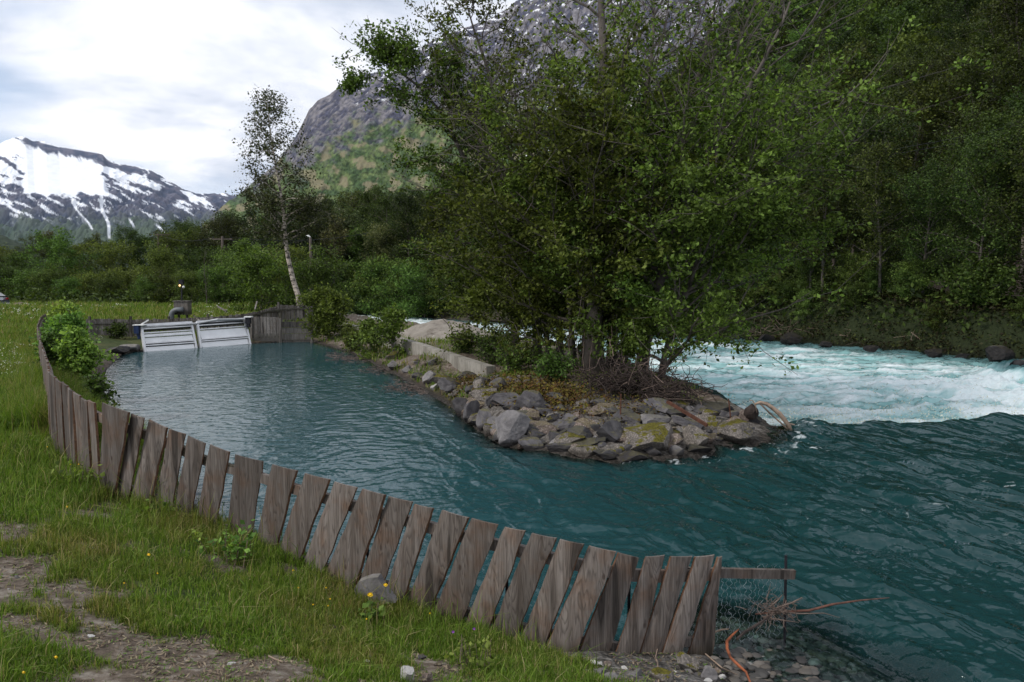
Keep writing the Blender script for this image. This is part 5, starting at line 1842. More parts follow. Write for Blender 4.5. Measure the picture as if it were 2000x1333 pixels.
# pebbles of the shallow bed
BV, BF, o_ = [], [], 0
for k in range(1500):
    px, py = rr_.uniform(1380, 1760), rr_.uniform(1195, 1420)
    g = G(px, py, -1.62)
    z = zt(g[0], g[1]) if k % 1 == 0 else -1.6
    if z > -1.44 or z < -1.95:
        continue
    V, Fc = ICO[3] if False else (ICO3V, ICO3F) if False else ICO[3]
    s = rr_.uniform(0.012, 0.045)
    V = V[:, :] * np.array([s * rr_.uniform(0.8, 1.5), s * rr_.uniform(0.8, 1.5), s * 0.55])
    a = rr_.uniform(0, 3.14)
    V = np.stack([V[:, 0] * math.cos(a) - V[:, 1] * math.sin(a), V[:, 0] * math.sin(a) + V[:, 1] * math.cos(a), V[:, 2]], 1)
    BV.append(V + [g[0], g[1], z + s * 0.2])
    BF.append(Fc + o_)
    o_ += len(V)
m_peb, t, out = new_mat('bed_pebbles')
g_ = N(t, 'ShaderNodeNewGeometry')
c = ramp(t, g_.outputs['Random Per Island'], [(0, (0.03, 0.028, 0.027)), (0.5, (0.075, 0.07, 0.064)), (0.85, (0.12, 0.10, 0.08)), (1, (0.22, 0.21, 0.20))]).outputs[0]
pbsdf(t, out, c, 0.6)
obj('pebbles', mesh_np('pebbles', np.vstack(BV), [np.vstack(BF)], (m_peb,), True), label='wet pebbles under the shallow water at the fence end', cat='pebbles', kind='stuff')

# ------------------------------------------------------------------ driftwood, roots, stakes
m_drift = plain('bleached_driftwood', (0.27, 0.20, 0.15), 0.85, var=0.45, scale=9)
m_orange = plain('orange_peeled_bark', (0.22, 0.065, 0.025), 0.6, var=0.7, scale=14)
m_twig = plain('dry_twig', (0.15, 0.11, 0.09), 0.9, var=0.4, scale=12)
m_root = plain('dark_root', (0.045, 0.033, 0.028), 0.9, var=0.5, scale=10)
drng = np.random.default_rng(91)


def twigs(mb, c, ext, n, L, r, mid=2, flat=1.0):
    for k in range(n):
        p = np.array(c) + drng.normal(size=3) * np.array(ext)
        d = drng.normal(size=3) * np.array([1, 1, flat])
        d /= np.linalg.norm(d)
        ll = L * drng.uniform(0.4, 1.3)
        pts = [p]
        for i in range(4):
            d = d + drng.normal(size=3) * 0.35
            d /= np.linalg.norm(d)
            pts.append(pts[-1] + d * ll / 4)
        mb.tube(pts, np.linspace(r, r * 0.35, 5), 4, cap=False)


# heap of roots and twigs on the point of the spit
def surf(px, py, lift=0.0):
    g = onground(px, py)
    return g + [0, 0, lift]


mb = MB()
for (px, py, ex, n_) in ((1205, 772, (0.42, 0.3, 0.18), 170), (1250, 776, (0.38, 0.3, 0.20), 170), (1290, 786, (0.35, 0.25, 0.12), 110), (1180, 765, (0.3, 0.25, 0.12), 70), (1320, 796, (0.3, 0.2, 0.08), 60)):
    g = surf(px, py, 0.28)
    twigs(mb, g, ex, n_, 0.75, 0.013, flat=0.55)
rp = _local(mb, 'root_pile', m_root, None, label='tangled heap of dark flood roots and twigs among the boulders', cat='driftwood')
mb = MB()
for (px, py, ex) in ((1215, 762, (0.35, 0.3, 0.2)), (1262, 772, (0.35, 0.3, 0.2)), (1310, 795, (0.3, 0.2, 0.1))):
    g = surf(px, py, 0.38)
    twigs(mb, g, ex, 24, 0.8, 0.011, flat=0.6)
_local(mb, 'pale_sticks', m_twig, rp)
# bleached branch bent over the crest with its stump
mb = MB()
D_ = 15.6
br_ = [A(px, py, D_) for px, py in [(1474, 790), (1484, 786), (1497, 789), (1510, 798), (1522, 808), (1532, 820), (1541, 832), (1545, 842)]]
mb.tube(br_, [0.02, 0.03, 0.04, 0.045, 0.05, 0.05, 0.045, 0.03], 8)
mb.tube([A(1484, 788, D_), A(1500, 804, D_ + 0.1), A(1520, 822, D_ + 0.1), A(1538, 838, D_)], 0.018, 6)
mb.tube([A(1536, 828, D_), A(1552, 830, D_)], [0.03, 0.015], 6)
mb.tube([A(1464, 782, D_), A(1470, 783, D_), A(1476, 794, D_), A(1478, 806, D_)], 0.012, 5)
mb.build('driftwood_branch', m_drift, smooth=True, label='bent bleached branch sticking out of the water off the point', cat='driftwood')
V, Fc = rock_mesh(31, (0.17, 0.17, 0.19), 4, 5)
q = A(1468, 802, 15.75)
obj('stump', mesh_np('stump', V, [Fc], (m_root,), False), loc=q, label='black rounded stump beside the bleached branch off the point', cat='stump')
for (x0, y0, x1, y1, lab) in ((1213, 770, 1211, 826, 'rusty iron stake behind the wide mossy boulder'), (1423, 779, 1431, 832, 'thin rusty iron stake on the mossy point boulder')):
    g = surf(x1, y1)
    mb = MB()
    mb.tube([A(x1, y1, g[1]) - [0, 0, 0.2], A(x0, y0, g[1])], 0.014, 6)
    mb.build('iron_stake', m_rust, label=lab, cat='stake')
g = surf(1375, 838)
mb = MB()
mb.bar(A(1303, 797, g[1] - 0.3) + [0, 0, 0.12], A(1381, 842, g[1] - 0.9) + [0, 0, 0.1], 0.06, 0.05)
mb.build('iron_beam', m_rust, label='rusty iron beam lying slantwise over the mossy boulders', cat='beam')
mb = MB()
for a, b, c in (((1130, 738), (1115, 700), (1105, 640)), ((1136, 742), (1128, 690), (1122, 630)), ((1145, 746), (1138, 700), (1142, 650)), ((1120, 735), (1100, 705), (1085, 665)), ((1110, 742), (1092, 720), (1078, 690)), ((1150, 745), (1152, 705), (1158, 660))):
    g = surf(*a)
    mb.tube([A(*a, g[1]) - [0, 0, .1], A(*b, g[1] + 0.05), A(*c, g[1] + 0.2)], [0.012, 0.009, 0.004], 5)
mb.build('bare_shoots', m_twig, label='bare brown shoots rising at the front foot of the alders', cat='shoots')

# drift caught at the fence end
mb = MB()
T_ = lambda px, py, D: A(px, py, D)
mb.tube([T_(1475, 1200, 6.3), T_(1520, 1196, 6.3), T_(1580, 1193, 6.35), T_(1625, 1181, 6.4), T_(1680, 1173, 6.45), T_(1737, 1168, 6.5)], [0.006, 0.012, 0.011, 0.010, 0.007, 0.003], 6)
db = _local(mb, 'driftwood_branch', plain('reddish_bark', (0.11, 0.05, 0.035), 0.8, var=0.5, scale=20), None, label='long thin reddish branch reaching right from the iron stake', cat='driftwood')
mb = MB()
mb.tube([T_(1500, 1192, 6.2), T_(1560, 1199, 6.25), T_(1610, 1198, 6.25), T_(1640, 1207, 6.3)], [0.007, 0.006, 0.004, 0.002], 5)
mb.tube([T_(1606, 1186, 6.38), T_(1602, 1174, 6.38)], [0.004, 0.002], 4)
_local(mb, 'side_twig', m_twig, db)
mb = MB()
twigs(mb, T_(1512, 1193, 6.28), (0.08, 0.05, 0.03), 80, 0.17, 0.004, flat=0.4)
mb.tube([T_(1510, 1190, 6.2), T_(1545, 1178, 6.2), T_(1567, 1167, 6.2)], [0.007, 0.005, 0.003], 5)
mb.tube([T_(1505, 1185, 6.2), T_(1520, 1172, 6.2), T_(1528, 1162, 6.2)], [0.009, 0.006, 0.003], 5)
mb.tube([T_(1490, 1205, 6.2), T_(1530, 1212, 6.2), T_(1560, 1216, 6.25)], [0.006, 0.006, 0.003], 5)
mb.build('twigs', m_twig, label='bundle of dry twigs caught on the iron stake in the water', cat='twigs')
mb = MB()
mb.tube([T_(1505, 1203, 6.15), T_(1480, 1220, 6.05), T_(1455, 1235, 5.95), T_(1440, 1248, 5.85)], [0.008, 0.012, 0.013, 0.012], 6)
mb.build('driftwood_branch', m_root, label='dark branch between the twig bundle and the orange bark', cat='driftwood')
mb = MB()
pp = [(1443, 1234), (1430, 1246), (1420, 1258), (1420, 1272), (1427, 1290), (1441, 1304), (1457, 1318), (1466, 1340)]
mb.tube([A(px, py, np.interp(py, [1234, 1340], [5.85, 5.35])) + [0, 0, 0.02] for px, py in pp], [0.004, 0.009, 0.013, 0.012, 0.010, 0.012, 0.009, 0.007], 8)
mb.build('peeled_branch', m_orange, smooth=True, label='curved branch with glowing orange peeled bark on the beach', cat='driftwood')
mb = MB()
mb.tube([surf(1287, 1345, .02), surf(1284, 1310, .06), A(1280, 1285, 5.7), A(1284, 1268, 5.75)], [0.007, 0.006, 0.005, 0.003], 5)
mb.tube([A(1281, 1290, 5.7), A(1271, 1273, 5.7)], [0.004, 0.002], 4)
mb.tube([surf(1378, 1285, .03), surf(1410, 1318, .05), surf(1440, 1332, .05)], [0.006, 0.005, 0.004], 5)
mb.tube([A(1395, 1235, 6.1), A(1410, 1230, 6.1), A(1423, 1229, 6.1)], [0.009, 0.008, 0.004], 5)
mb.build('dry_sticks', m_drift, label='thin dry sticks lying among the stones at the last boards', cat='sticks')
for (pts, lab) in (([(300, 1193), (330, 1204), (358, 1216), (392, 1238)], 'thin pale stick lying in the near grass'), ([(525, 1288), (540, 1296), (553, 1300)], 'short pale stick on the bare soil')):
    mb = MB()
    mb.tube([surf(px, py, 0.02) for px, py in pts], 0.006, 5)
    mb.build('stick', m_drift, label=lab, cat='stick')
# floating debris
mb = MB()
for (px, py, w, h, n_) in ((690, 700, 44, 7, 260), (745, 722, 40, 7, 160), (820, 757, 62, 10, 420), (655, 692, 18, 5, 60)):
    for k in range(n_):
        g = G(px + drng.normal() * w * 0.55, py + drng.normal() * h * 0.6, WL + 0.012)
        a = drng.uniform(0, 6.28)
        l_ = drng.uniform(0.03, 0.14)
        dd = np.array([math.cos(a), math.sin(a), 0]) * l_
        mb.tube([g - dd, g + dd * 0.2 + [0, 0, 0.008], g + dd], 0.008, 3)
mb.build('floating_debris', plain('soaked_twigs', (0.10, 0.075, 0.062), 0.6, var=0.4), label='mat of twigs and bark floating along the right shore of the pond', cat='debris', kind='stuff')

# ------------------------------------------------------------------ shrubs and plants
def bush(px, py_foot, px0, px1, py_top, mat, label, seed, nl=7000, leaf=0.09, D=None, stems=14, cat='bush', name='bush', sz=1.0):
    g = onground(px, py_foot) if D is None else None
    if g is None:
        p = A(px, py_foot, D)
        g = np.array([p[0], p[1], zt(p[0], p[1])])
    D = g[1]
    w = (px1 - px0) / F * D
    h = EYE + (548 - py_top) / F * D - g[2]
    rng = np.random.default_rng(seed)
    m, (LV, LF) = grow(rng, h * 0.88, 0.02 + h * 0.006, c0=0.05, spread=w * 0.42, n1=stems, n2=7, nl=nl, leaf=leaf, up=0.8, jit=0.05 * w + 0.03, sides=5, wob=0.1, twig_r=0.005)
    off_ = ((px0 + px1) / 2 - px) / F * D
    return put_tree(name, (m.mesh('stems', (bark,), True), mesh_np('foliage', LV, [LF], (mat,))), (g[0] + off_ * 0.4, g[1], g[2] - 0.05), label=label, cat=cat, names=('stem', 'foliage'))


bush(638, 668, 600, 682, 568, leaf_bright, 'light green leafy bush at the far right corner of the pond', 801, 9000, 0.13, D=38.0, stems=34)
bush(765, 700, 730, 812, 605, leaf_bright, 'loose green bush growing against the concrete wall', 802, 2200, 0.12, D=29.2, stems=18)
bush(725, 690, 690, 760, 640, leaf_mid, 'low shrub left of the loose bush below the concrete wall', 803, 3000, 0.11, D=30.5, stems=18)
bush(690, 690, 668, 712, 648, leaf_mid, 'small yellowish shrub at the far foot of the concrete wall', 804, 2200, 0.11, D=33.5, stems=14)
bush(128, 655, 100, 160, 592, leaf_bright, 'upper light green bush inside the fence bend at the left', 805, 4200, 0.11, D=25, stems=22)
bush(118, 700, 92, 190, 625, leaf_bright, 'wide light green bush between fence and pond at the left', 806, 6500, 0.095, D=19, stems=28)
bush(150, 730, 120, 198, 662, leaf_bright, 'lower light green bush overhanging the left pond shore', 807, 5000, 0.085, D=16.5, stems=26)
bush(105, 690, 85, 125, 650, leaf_mid, 'small green bush against the inner side of the bending fence', 808, 2000, 0.08, D=17.5, stems=14)
bush(190, 790, 175, 222, 735, leaf_mid, 'small leafy sprig hanging over the left pond shore', 809, 700, 0.075, D=13.5, stems=9)
bush(228, 672, 212, 245, 640, leaf_mid, 'small dark green shrub at the foot of the back fence', 810, 1500, 0.1, D=36, stems=12)
bush(1905, 690, 1840, 1990, 585, leaf_mid, 'large leafy shrub at the right end of the far bank', 811, 9000, 0.17, D=38.5, stems=30)
for k, (px, py, a, b, top) in enumerate([(1440, 715, 1330, 1420, 640), (960, 712, 925, 1000, 676), (1010, 730, 965, 1050, 702), (905, 690, 885, 940, 668), (1080, 745, 1045, 1120, 718)]):
    if k == 0:
        continue
    bush(px, py, a, b, top, leaf_mid, ['', 'tall green herbs behind the end of the concrete wall', 'green herbs in front of the leftmost alders', 'grass green shrub right of the sand heap', 'green herbs at the foot of the middle alders'][k], 820 + k, 2600, 0.075, stems=26, name='herbs', cat='herbs')
# leafy herbs by the boards
for k, (px, py, w, h, n_) in enumerate([(450, 1100, 95, 60, 170), (930, 1310, 70, 60, 150), (385, 1060, 40, 30, 50), (735, 1220, 60, 40, 90), (150, 960, 90, 45, 150), (300, 1010, 60, 30, 70)]):
    g = onground(px, py)
    D = g[1]
    rng = np.random.default_rng(840 + k)
    mb = MB()
    C = []
    for s_ in range(int(n_ / 10)):
        dx = rng.normal() * w / F * D * 0.28
        top = g + [dx * 1.3, rng.normal() * 0.08, h / F * D * rng.uniform(0.5, 1.25)]
        q = g + [dx, rng.normal() * 0.05, -0.02]
        q[2] = zt(q[0], q[1]) - 0.02
        mid = (q + top) / 2 + rng.normal(size=3) * 0.015
        mb.tube([q, mid, top], [0.0035, 0.0028, 0.0015], 4, cap=False)
        for j in range(10):
            f = rng.uniform(0.3, 1.05)
            C.append(q + (top - q) * f + rng.normal(size=3) * 0.028)
    LV, LF = leaves_np(rng, np.array(C), 0.05 if k != 1 else 0.035, 0.8, 0.75)
    r = empty('leafy_herb', g, label=['bright green raspberry-like herb growing up the middle boards', 'low leafy herb with violet flowers near the right boards', 'small green herb at the feet of the left boards', 'green herb clump under the yellow flowers by the slab', 'clump of leafy herbs at the fence where it bends away', 'thin leafy weed in the grass below the first wide boards'][k], cat='plant')
    _local(mb, 'stem', m_twig, r)
    o = obj('foliage', mesh_np('foliage', LV, [LF], (leaf_bright,)), r)
    o.location = -r.location
# yellow flowers
m_yel = plain('yellow_petals', (0.80, 0.50, 0.01), 0.5, var=0.1)
m_vio = plain('violet_petals', (0.30, 0.10, 0.45), 0.5, var=0.1)
FL = [(723, 1161, 0.021, 'large yellow flower in front of the grey slab, lower of two'), (753, 1142, 0.018, 'large yellow flower at the top right edge of the grey slab'),
      (291, 1083, 0.012, 'orange yellow flower on a tall stalk in the left grass'), (573, 1114, 0.009, 'small yellow flower at the foot of the middle boards'), (583, 1148, 0.007, None), (637, 1148, 0.007, None), (645, 1170, 0.007, None), (612, 1181, 0.007, None), (641, 1183, 0.007, None),
      (692, 1114, 0.007, None), (697, 1114, 0.006, None), (840, 1198, 0.008, None), (716, 1209, 0.007, None), (137, 907, 0.011, None), (154, 907, 0.009, None), (131, 990, 0.011, None), (110, 1283, 0.009, None), (308, 1120, 0.007, None), (243, 1139, 0.007, None), (47, 1313, 0.008, None), (93, 873, 0.008, None)]
for k, (px, py, r_, lab) in enumerate(FL):
    foot = onground(px, py + (34 if k > 2 else 60))
    if py < 1000:
        foot = onground(px, py + 30)
    head = A(px, py, foot[1] + 0.02)
    fl = empty('yellow_flower', foot, label=lab or 'small yellow flower on a thin stalk in the near grass', cat='flower', group=None if lab else 'small yellow flowers in the near grass')
    mb = MB()
    mb.tube([foot - [0, 0, 0.02], (foot + head) / 2 + [0.006, 0, 0], head], 0.0018, 4)
    _local(mb, 'stalk', plain('green_stalk', (0.07, 0.11, 0.03)) if k == 0 else bpy.data.materials['green_stalk'], fl)
    rng = np.random.default_rng(k)
    a = np.linspace(0, 6.28, 15)[:-1]
    V, T = [head], []
    for j, q in enumerate(a):
        u = np.array([math.cos(q), -0.35 + 0.1 * math.sin(q), math.sin(q) * 0.75])
        w = np.array([-math.sin(q), 0, math.cos(q) * 0.75]) * 0.28
        V += [head + (u + w) * r_ * rng.uniform(0.85, 1.1), head + (u - w) * r_ * rng.uniform(0.85, 1.1)]
        T.append((0, 1 + 2 * j, 2 + 2 * j))
    mb = MB()
    mb.add(V, None, T)
    mb.tube([head + [0, 0.004, -0.006], head + [0, -0.006, 0.004]], r_ * 0.45, 8)
    _local(mb, 'bloom', m_yel, fl)
for px, py in ((926, 1228), (885, 1234)):
    foot = onground(px, py + 30)
    head = A(px, py, foot[1])
    fl = empty('violet_flower', foot, label='tiny violet flower in the grass near the right boards', cat='flower', group='tiny violet flowers')
    mb = MB()
    mb.tube([foot, head], 0.0015, 4)
    _local(mb, 'stalk', bpy.data.materials['green_stalk'], fl)
    mb = MB()
    mb.add([head] + [head + np.array([math.cos(a), -0.3, math.sin(a)]) * 0.011 for a in np.linspace(0, 6.28, 9)[:-1]], None, [(0, 1 + i, 1 + (i + 1) % 8) for i in range(8)])
    _local(mb, 'bloom', m_vio, fl)

# ------------------------------------------------------------------ grass
grng = np.random.default_rng(2)


def blades(n, rmin, rmax, az0, az1, hmin, hmax, w0, dens=None, wscale=0.0, lean=0.5, tall=None):
    r = np.exp(grng.uniform(math.log(rmin), math.log(rmax), n))
    a = grng.uniform(az0, az1, n)
    x, y = r * a, r
    z, sd, wl, hill = terrain(x, y, True)
    g = grassiness(x, y, sd)
    isl = inside(np.stack([x, y], 1), PEN)
    keep = (g > grng.uniform(0, 1, n) * 0.9 + 0.05) & (sd > 0.12) & (hill <= 0) & (isl == (dens == 'isle'))
    if dens is None:
        keep &= ~((y > 62) & (x > -22)) & (y < 100 + 0.2 * x)
    clump = 0.55 + 0.75 * fbm(x * 1.3, y * 1.3, 3, 401) + 0.25 * fbm(x * 5, y * 5, 2, 402)
    keep &= clump > grng.uniform(-0.6, 0.5, n)
    if dens is None:
        keep &= ~((y > 23) & (y < 37.0) & (x > -0.585 * y))
    x, y, z, clump, r, g = (q[keep] for q in (x, y, z, clump, r, g))
    n = len(x)
    # taller against the fence and towards the left meadow
    fd = poly_dist(np.stack([x, y], 1), FENCE[:, :2], closed=False)
    tallf = 0.55 + 0.8 * sst(0.9, 0.1, fd) * (x < 0.8) + 0.6 * sst(-1.5, -4.5, x) + 0.35 * np.clip(clump, 0, 1.2)
    h = grng.uniform(hmin, hmax, n) * tallf * (0.35 + 0.65 * g)
    w = (w0 + wscale * r) * grng.uniform(0.7, 1.4, n)
    ang = grng.uniform(0, 6.28, n)
    fx, fy = np.cos(ang), np.sin(ang)
    la = grng.uniform(0, 6.28, n)
    ll = np.abs(grng.normal(0, lean, n)) * h
    lx, ly = np.cos(la) * ll + 0.06 * h, np.sin(la) * ll
    B = np.stack([x, y, z - 0.01], 1)
    side = np.stack([fx, fy, 0 * fx], 1) * (w * 0.5)[:, None]
    M1 = B + np.stack([lx * 0.22, ly * 0.22, h * 0.55], 1)
    T1 = B + np.stack([lx, ly, h * np.clip(1 - 0.25 * (ll / h) ** 2, 0.4, 1)], 1)
    V = np.stack([B - side, B + side, M1 + side * 0.75, M1 - side * 0.75, T1], 1).reshape(-1, 3)
    k = np.arange(n) * 5
    Q = np.stack([k, k + 1, k + 2, k + 3], 1)
    T = np.stack([k + 3, k + 2, k + 4], 1)
    return V, Q, T


m_grass, t, out = new_mat('grass_blades')
g_ = N(t, 'ShaderNodeNewGeometry')
v = coords(t)
pat = noise(t, v, 1.1, 4)
c1 = ramp(t, g_.outputs['Random Per Island'], [(0.0, (0.05, 0.085, 0.012)), (0.5, (0.12, 0.205, 0.022)), (0.84, (0.20, 0.30, 0.04)), (0.90, (0.26, 0.24, 0.09)), (1.0, (0.38, 0.32, 0.17))]).outputs[0]
c2 = ramp(t, g_.outputs['Random Per Island'], [(0.0, (0.07, 0.08, 0.015)), (0.5, (0.155, 0.20, 0.03)), (0.8, (0.25, 0.21, 0.07)), (1.0, (0.38, 0.28, 0.15))]).outputs[0]
c = mixc(t, c1, c2, ramp(t, pat, [(0.45, (0, 0, 0)), (0.68, (1, 1, 1))]).outputs[0])
p = pbsdf(t, None, c, 0.6, spec=0.25)
tr = N(t, 'ShaderNodeBsdfTranslucent')
t.links.new(mixc(t, c, (1.2, 1.3, 0.6), 1.0, 'MULTIPLY'), tr.inputs[0])
mx = N(t, 'ShaderNodeMixShader')
mx.inputs[0].default_value = 0.35
t.links.new(p.outputs[0], mx.inputs[1])
t.links.new(tr.outputs[0], mx.inputs[2])
t.links.new(mx.outputs[0], out.inputs[0])
V, Q, T = blades(620000, 2.4, 12, -0.80, 0.45, 0.02, 0.105, 0.0036, wscale=0.0004)
obj('grass', mesh_np('grass', V, [Q, T], (m_grass,), False), label='green grass growing on the near bank in front of the fence', cat='grass', kind='stuff')
V, Q, T = blades(420000, 10, 34, -0.80, 0.0, 0.10, 0.30, 0.004, wscale=0.0007)
obj('tall_grass', mesh_np('tall_grass', V, [Q, T], (m_grass,), False), label='taller grass left of the fence running away', cat='grass', kind='stuff')
V, Q, T = blades(260000, 30, 96, -0.95, 0.02, 0.15, 0.36, 0.0, wscale=0.0011)
obj('meadow_grass', mesh_np('meadow_grass', V, [Q, T], (m_grass,), False), label='meadow grass between the pond fence and the tree belt', cat='grass', kind='stuff')
V, Q, T = blades(150000, 16, 46, -0.36, 0.25, 0.15, 0.42, 0.006, dens='isle', wscale=0.0007)
obj('spit_grass', mesh_np('spit_grass', V, [Q, T], (m_grass,), False), label='grass and herbs under the alders on the spit', cat='grass', kind='stuff')
V, Q, T = blades(15000, 2.4, 10, -0.80, 0.40, 0.12, 0.26, 0.0045, wscale=0.0004, lean=0.7)
obj('seed_grass', mesh_np('seed_grass', V, [Q, T], (m_grass,), False), label='longer single grass stalks standing over the near turf', cat='grass', kind='stuff')
n = 60000
r = np.exp(grng.uniform(math.log(2.4), math.log(9), n))
a = grng.uniform(-0.8, 0.3, n)
x, y = r * a, r
z, sd, _, _h2 = terrain(x, y, True)
g = grassiness(x, y, sd)
keep = (sd > 0.15) & (g < 0.75) & (fbm(x * 2.5, y * 2.5, 3, 601) > -0.25) & (grng.uniform(size=n) < 0.8)
C = np.stack([x, y, z + 0.006], 1)[keep]
LV, LF = leaves_np(grng, C, 0.035, 1.6, 0.25)
m_th, t, out = new_mat('dead_thatch')
g_ = N(t, 'ShaderNodeNewGeometry')
pbsdf(t, out, ramp(t, g_.outputs['Random Per Island'], [(0, (0.05, 0.035, 0.025)), (0.4, (0.16, 0.12, 0.085)), (0.7, (0.28, 0.23, 0.16)), (0.8, (0.06, 0.10, 0.02)), (1.0, (0.09, 0.15, 0.03))]).outputs[0], 0.9, spec=0.1)
obj('litter', mesh_np('litter', LV, [LF], (m_th,)), label='dead stalks and tiny leaves strewn over the bare soil', cat='litter', kind='stuff')
# white umbels over the meadow
n = 5200
r = np.exp(grng.uniform(math.log(11), math.log(80), n))
a = grng.uniform(-0.72, -0.1, n)
x, y = r * a, r
z, sd, _, hl = terrain(x, y, False)
c_ = fbm(x * 0.12, y * 0.12, 3, 501) + 0.25 * fbm(x * 0.8, y * 0.8, 2, 502)
keep = (sd > 1.2) & (c_ > 0.16) & ~((y > 60) & (x > -22)) & (y < 78 + 0.2 * x) & (fbm(x * .9, y * .9, 2, 503) > -0.1)
x, y, z, r = x[keep], y[keep], z[keep], r[keep]
k_ = 7
C = np.repeat(np.stack([x, y, z + 0.36], 1), k_, 0) + grng.normal(size=(len(x) * k_, 3)) * np.array([0.07, 0.07, 0.03])
LV, LF = leaves_np(grng, C, (0.012 + 0.0008 * np.repeat(r, k_))[:, None], 1.2, 1.0)
m_umb = plain('white_petals', (0.62, 0.63, 0.52), 0.7, var=0.1)
obj('wild_flowers', mesh_np('wild_flowers', LV, [LF], (m_umb,)), label='white wild flowers scattered through the meadow grass', cat='flowers', kind='stuff')

# moss and brown leaf litter on top of the riprap
mo = []
for (px, py, sx, sy, n_) in ((1060, 775, 40, 10, 2600), (1090, 785, 30, 10, 1800), (1000, 755, 40, 6, 1500), (910, 752, 14, 8, 600), (1180, 800, 50, 8, 800)):
    g = onground(px, py)
    s_ = g[1] / F
    xx, yy = g[0] + grng.normal(size=n_) * sx * s_, g[1] + grng.normal(size=n_) * 0.7
    zz = terrain(xx, yy, False)[0]
    mo.append(np.stack([xx, yy, zz + 0.12 + 0.05 * grng.normal(size=n_)], 1))
C = np.vstack(mo)
LV, LF = leaves_np(grng, C, 0.05, 0.9, 0.9)
m_moss, t, out = new_mat('moss_and_litter')
g_ = N(t, 'ShaderNodeNewGeometry')
pbsdf(t, out, ramp(t, g_.outputs['Random Per Island'], [(0, (0.035, 0.025, 0.012)), (0.4, (0.10, 0.05, 0.02)), (0.7, (0.10, 0.085, 0.015)), (1.0, (0.16, 0.13, 0.03))]).outputs[0], 0.9, spec=0.1)
obj('moss', mesh_np('moss', LV, [LF], (m_moss,)), label='brown and yellow moss with litter on top of the riprap', cat='moss', kind='stuff')

# ------------------------------------------------------------------ fallen wood and bare soil on the far bank
for k, (pts, D_, r_, mat, lab) in enumerate([
        ([(1980, 690), (1995, 688), (2040, 680)], 38, 0.05, m_drift, 'grey log end at the right edge of the far bank'),
        ([(1900, 580), (1950, 583), (2010, 586)], 46, 0.10, m_drift, 'pale fallen log on the bare soil at the right edge'),
        ([(1590, 596), (1650, 592), (1700, 580)], 50, 0.06, m_drift, 'pale fallen trunk slanting through the far bank trees'),
        ([(1588, 594), (1640, 597), (1690, 597)], 49, 0.04, m_drift, 'thin pale pole lying level on the far bank'),
        ([(1505, 622), (1560, 628), (1610, 640)], 48.5, 0.035, m_twig, 'grey branch reaching down to the dark far shore'),
        ([(1780, 650), (1815, 678), (1868, 698)], 40, 0.035, m_drift, 'thin grey branch slanting into the water at the far bank'),
        ([(1870, 672), (1905, 684), (1945, 685)], 39, 0.04, m_orange, 'brown branch lying at the foot of the far bank'),
        ([(1640, 655), (1680, 660), (1720, 668)], 43.5, 0.03, m_drift, 'thin branch washed along the far shore'),
        ([(1735, 672), (1755, 655), (1775, 640)], 42, 0.035, m_twig, 'grey stick propped against the far bank trees'),
        ([(1860, 625), (1880, 634), (1895, 645)], 42, 0.03, m_drift, 'short pale stick on the far bank above the shrub')]):
    mb = MB()
    P3 = [A(px, py, D_) for px, py in pts]
    mb.tube(P3, [r_, r_ * 0.8, r_ * 0.5], 7)
    for j in range(5):
        q = P3[1] + (P3[2] - P3[1]) * drng.uniform(-0.8, 0.8)
        mb.tube([q, q + drng.normal(size=3) * 0.35 + [0, 0, 0.15], q + drng.normal(size=3) * 0.5 + [0, 0, 0.3]], [r_ * 0.4, r_ * 0.25, 0.006], 4)
    mb.build('fallen_branch', mat, label=lab, cat='fallen branch')
mb = MB()
for k in range(170):
    px = drng.uniform(1480, 2040)
    py = np.interp(px, [1480, 1600, 1750, 1900, 2040], [655, 664, 675, 690, 696]) + drng.uniform(-22, 4)
    D_ = np.interp(px, [1480, 2040], [47.5, 37.5]) + drng.uniform(-0.3, 1.5)
    g = A(px, py, D_)
    twigs(mb, g, (0.3, 0.2, 0.1), 2, 1.7, 0.018, flat=0.3)
mb.build('bank_twigs', m_twig, label='tangle of bare grey twigs along the dark far shore', cat='twigs', kind='stuff')
for (px, y0, y1, D_, r_, lab) in ((1964, 552, 450, 47, 0.085, 'slim white dead trunk standing at the right in the far wood'), (1998, 585, 345, 45.5, 0.10, 'pale bare trunk cut by the right edge of the picture'), (1990, 560, 420, 52, 0.05, 'thin pale dead stem between the two white trunks')):
    mb = MB()
    mb.tube([A(px - 4, y0, D_) - [0, 0, 0.5], A(px - 1, (y0 * 2 + y1) / 3, D_), A(px + 2, (y0 + 2 * y1) / 3, D_), A(px - 3, y1, D_)], [r_ * 1.2, r_, r_ * 0.8, r_ * 0.35], 7)
    mb.tube([A(px, (y0 + 2 * y1) / 3, D_), A(px - 10, (y0 + 3 * y1) / 4, D_)], [r_ * 0.4, 0.02], 5)
    mb.build('dead_trunk', m_birch, label=lab, cat='dead tree')

# ------------------------------------------------------------------ power line
def pole(name, px, py_top, D_, label, arm=0.0, group=None, H=None):
    top = A(px, py_top, D_)
    z0 = zt(top[0], top[1])
    r = empty(name, (top[0], top[1], z0), label=label, cat='pole', group=group)
    mb = MB()
    mb.tube([(top[0], top[1], z0 - 0.5), top], [0.15, 0.10], 8)
    _local(mb, 'shaft', m_pole, r)
    if arm:
        mb = MB()
        mb.bar(top + [-arm, 0, -0.25], top + [arm, 0, -0.25], 0.07, 0.08)
        _local(mb, 'crossarm', m_pole, r)
        for s_ in (-arm * 0.9, 0, arm * 0.9):
            mb = MB()
            mb.tube([top + [s_, 0, -0.2], top + [s_, 0, 0.02]], 0.035, 6)
            _local(mb, 'insulator', m_steel, r)
    return top


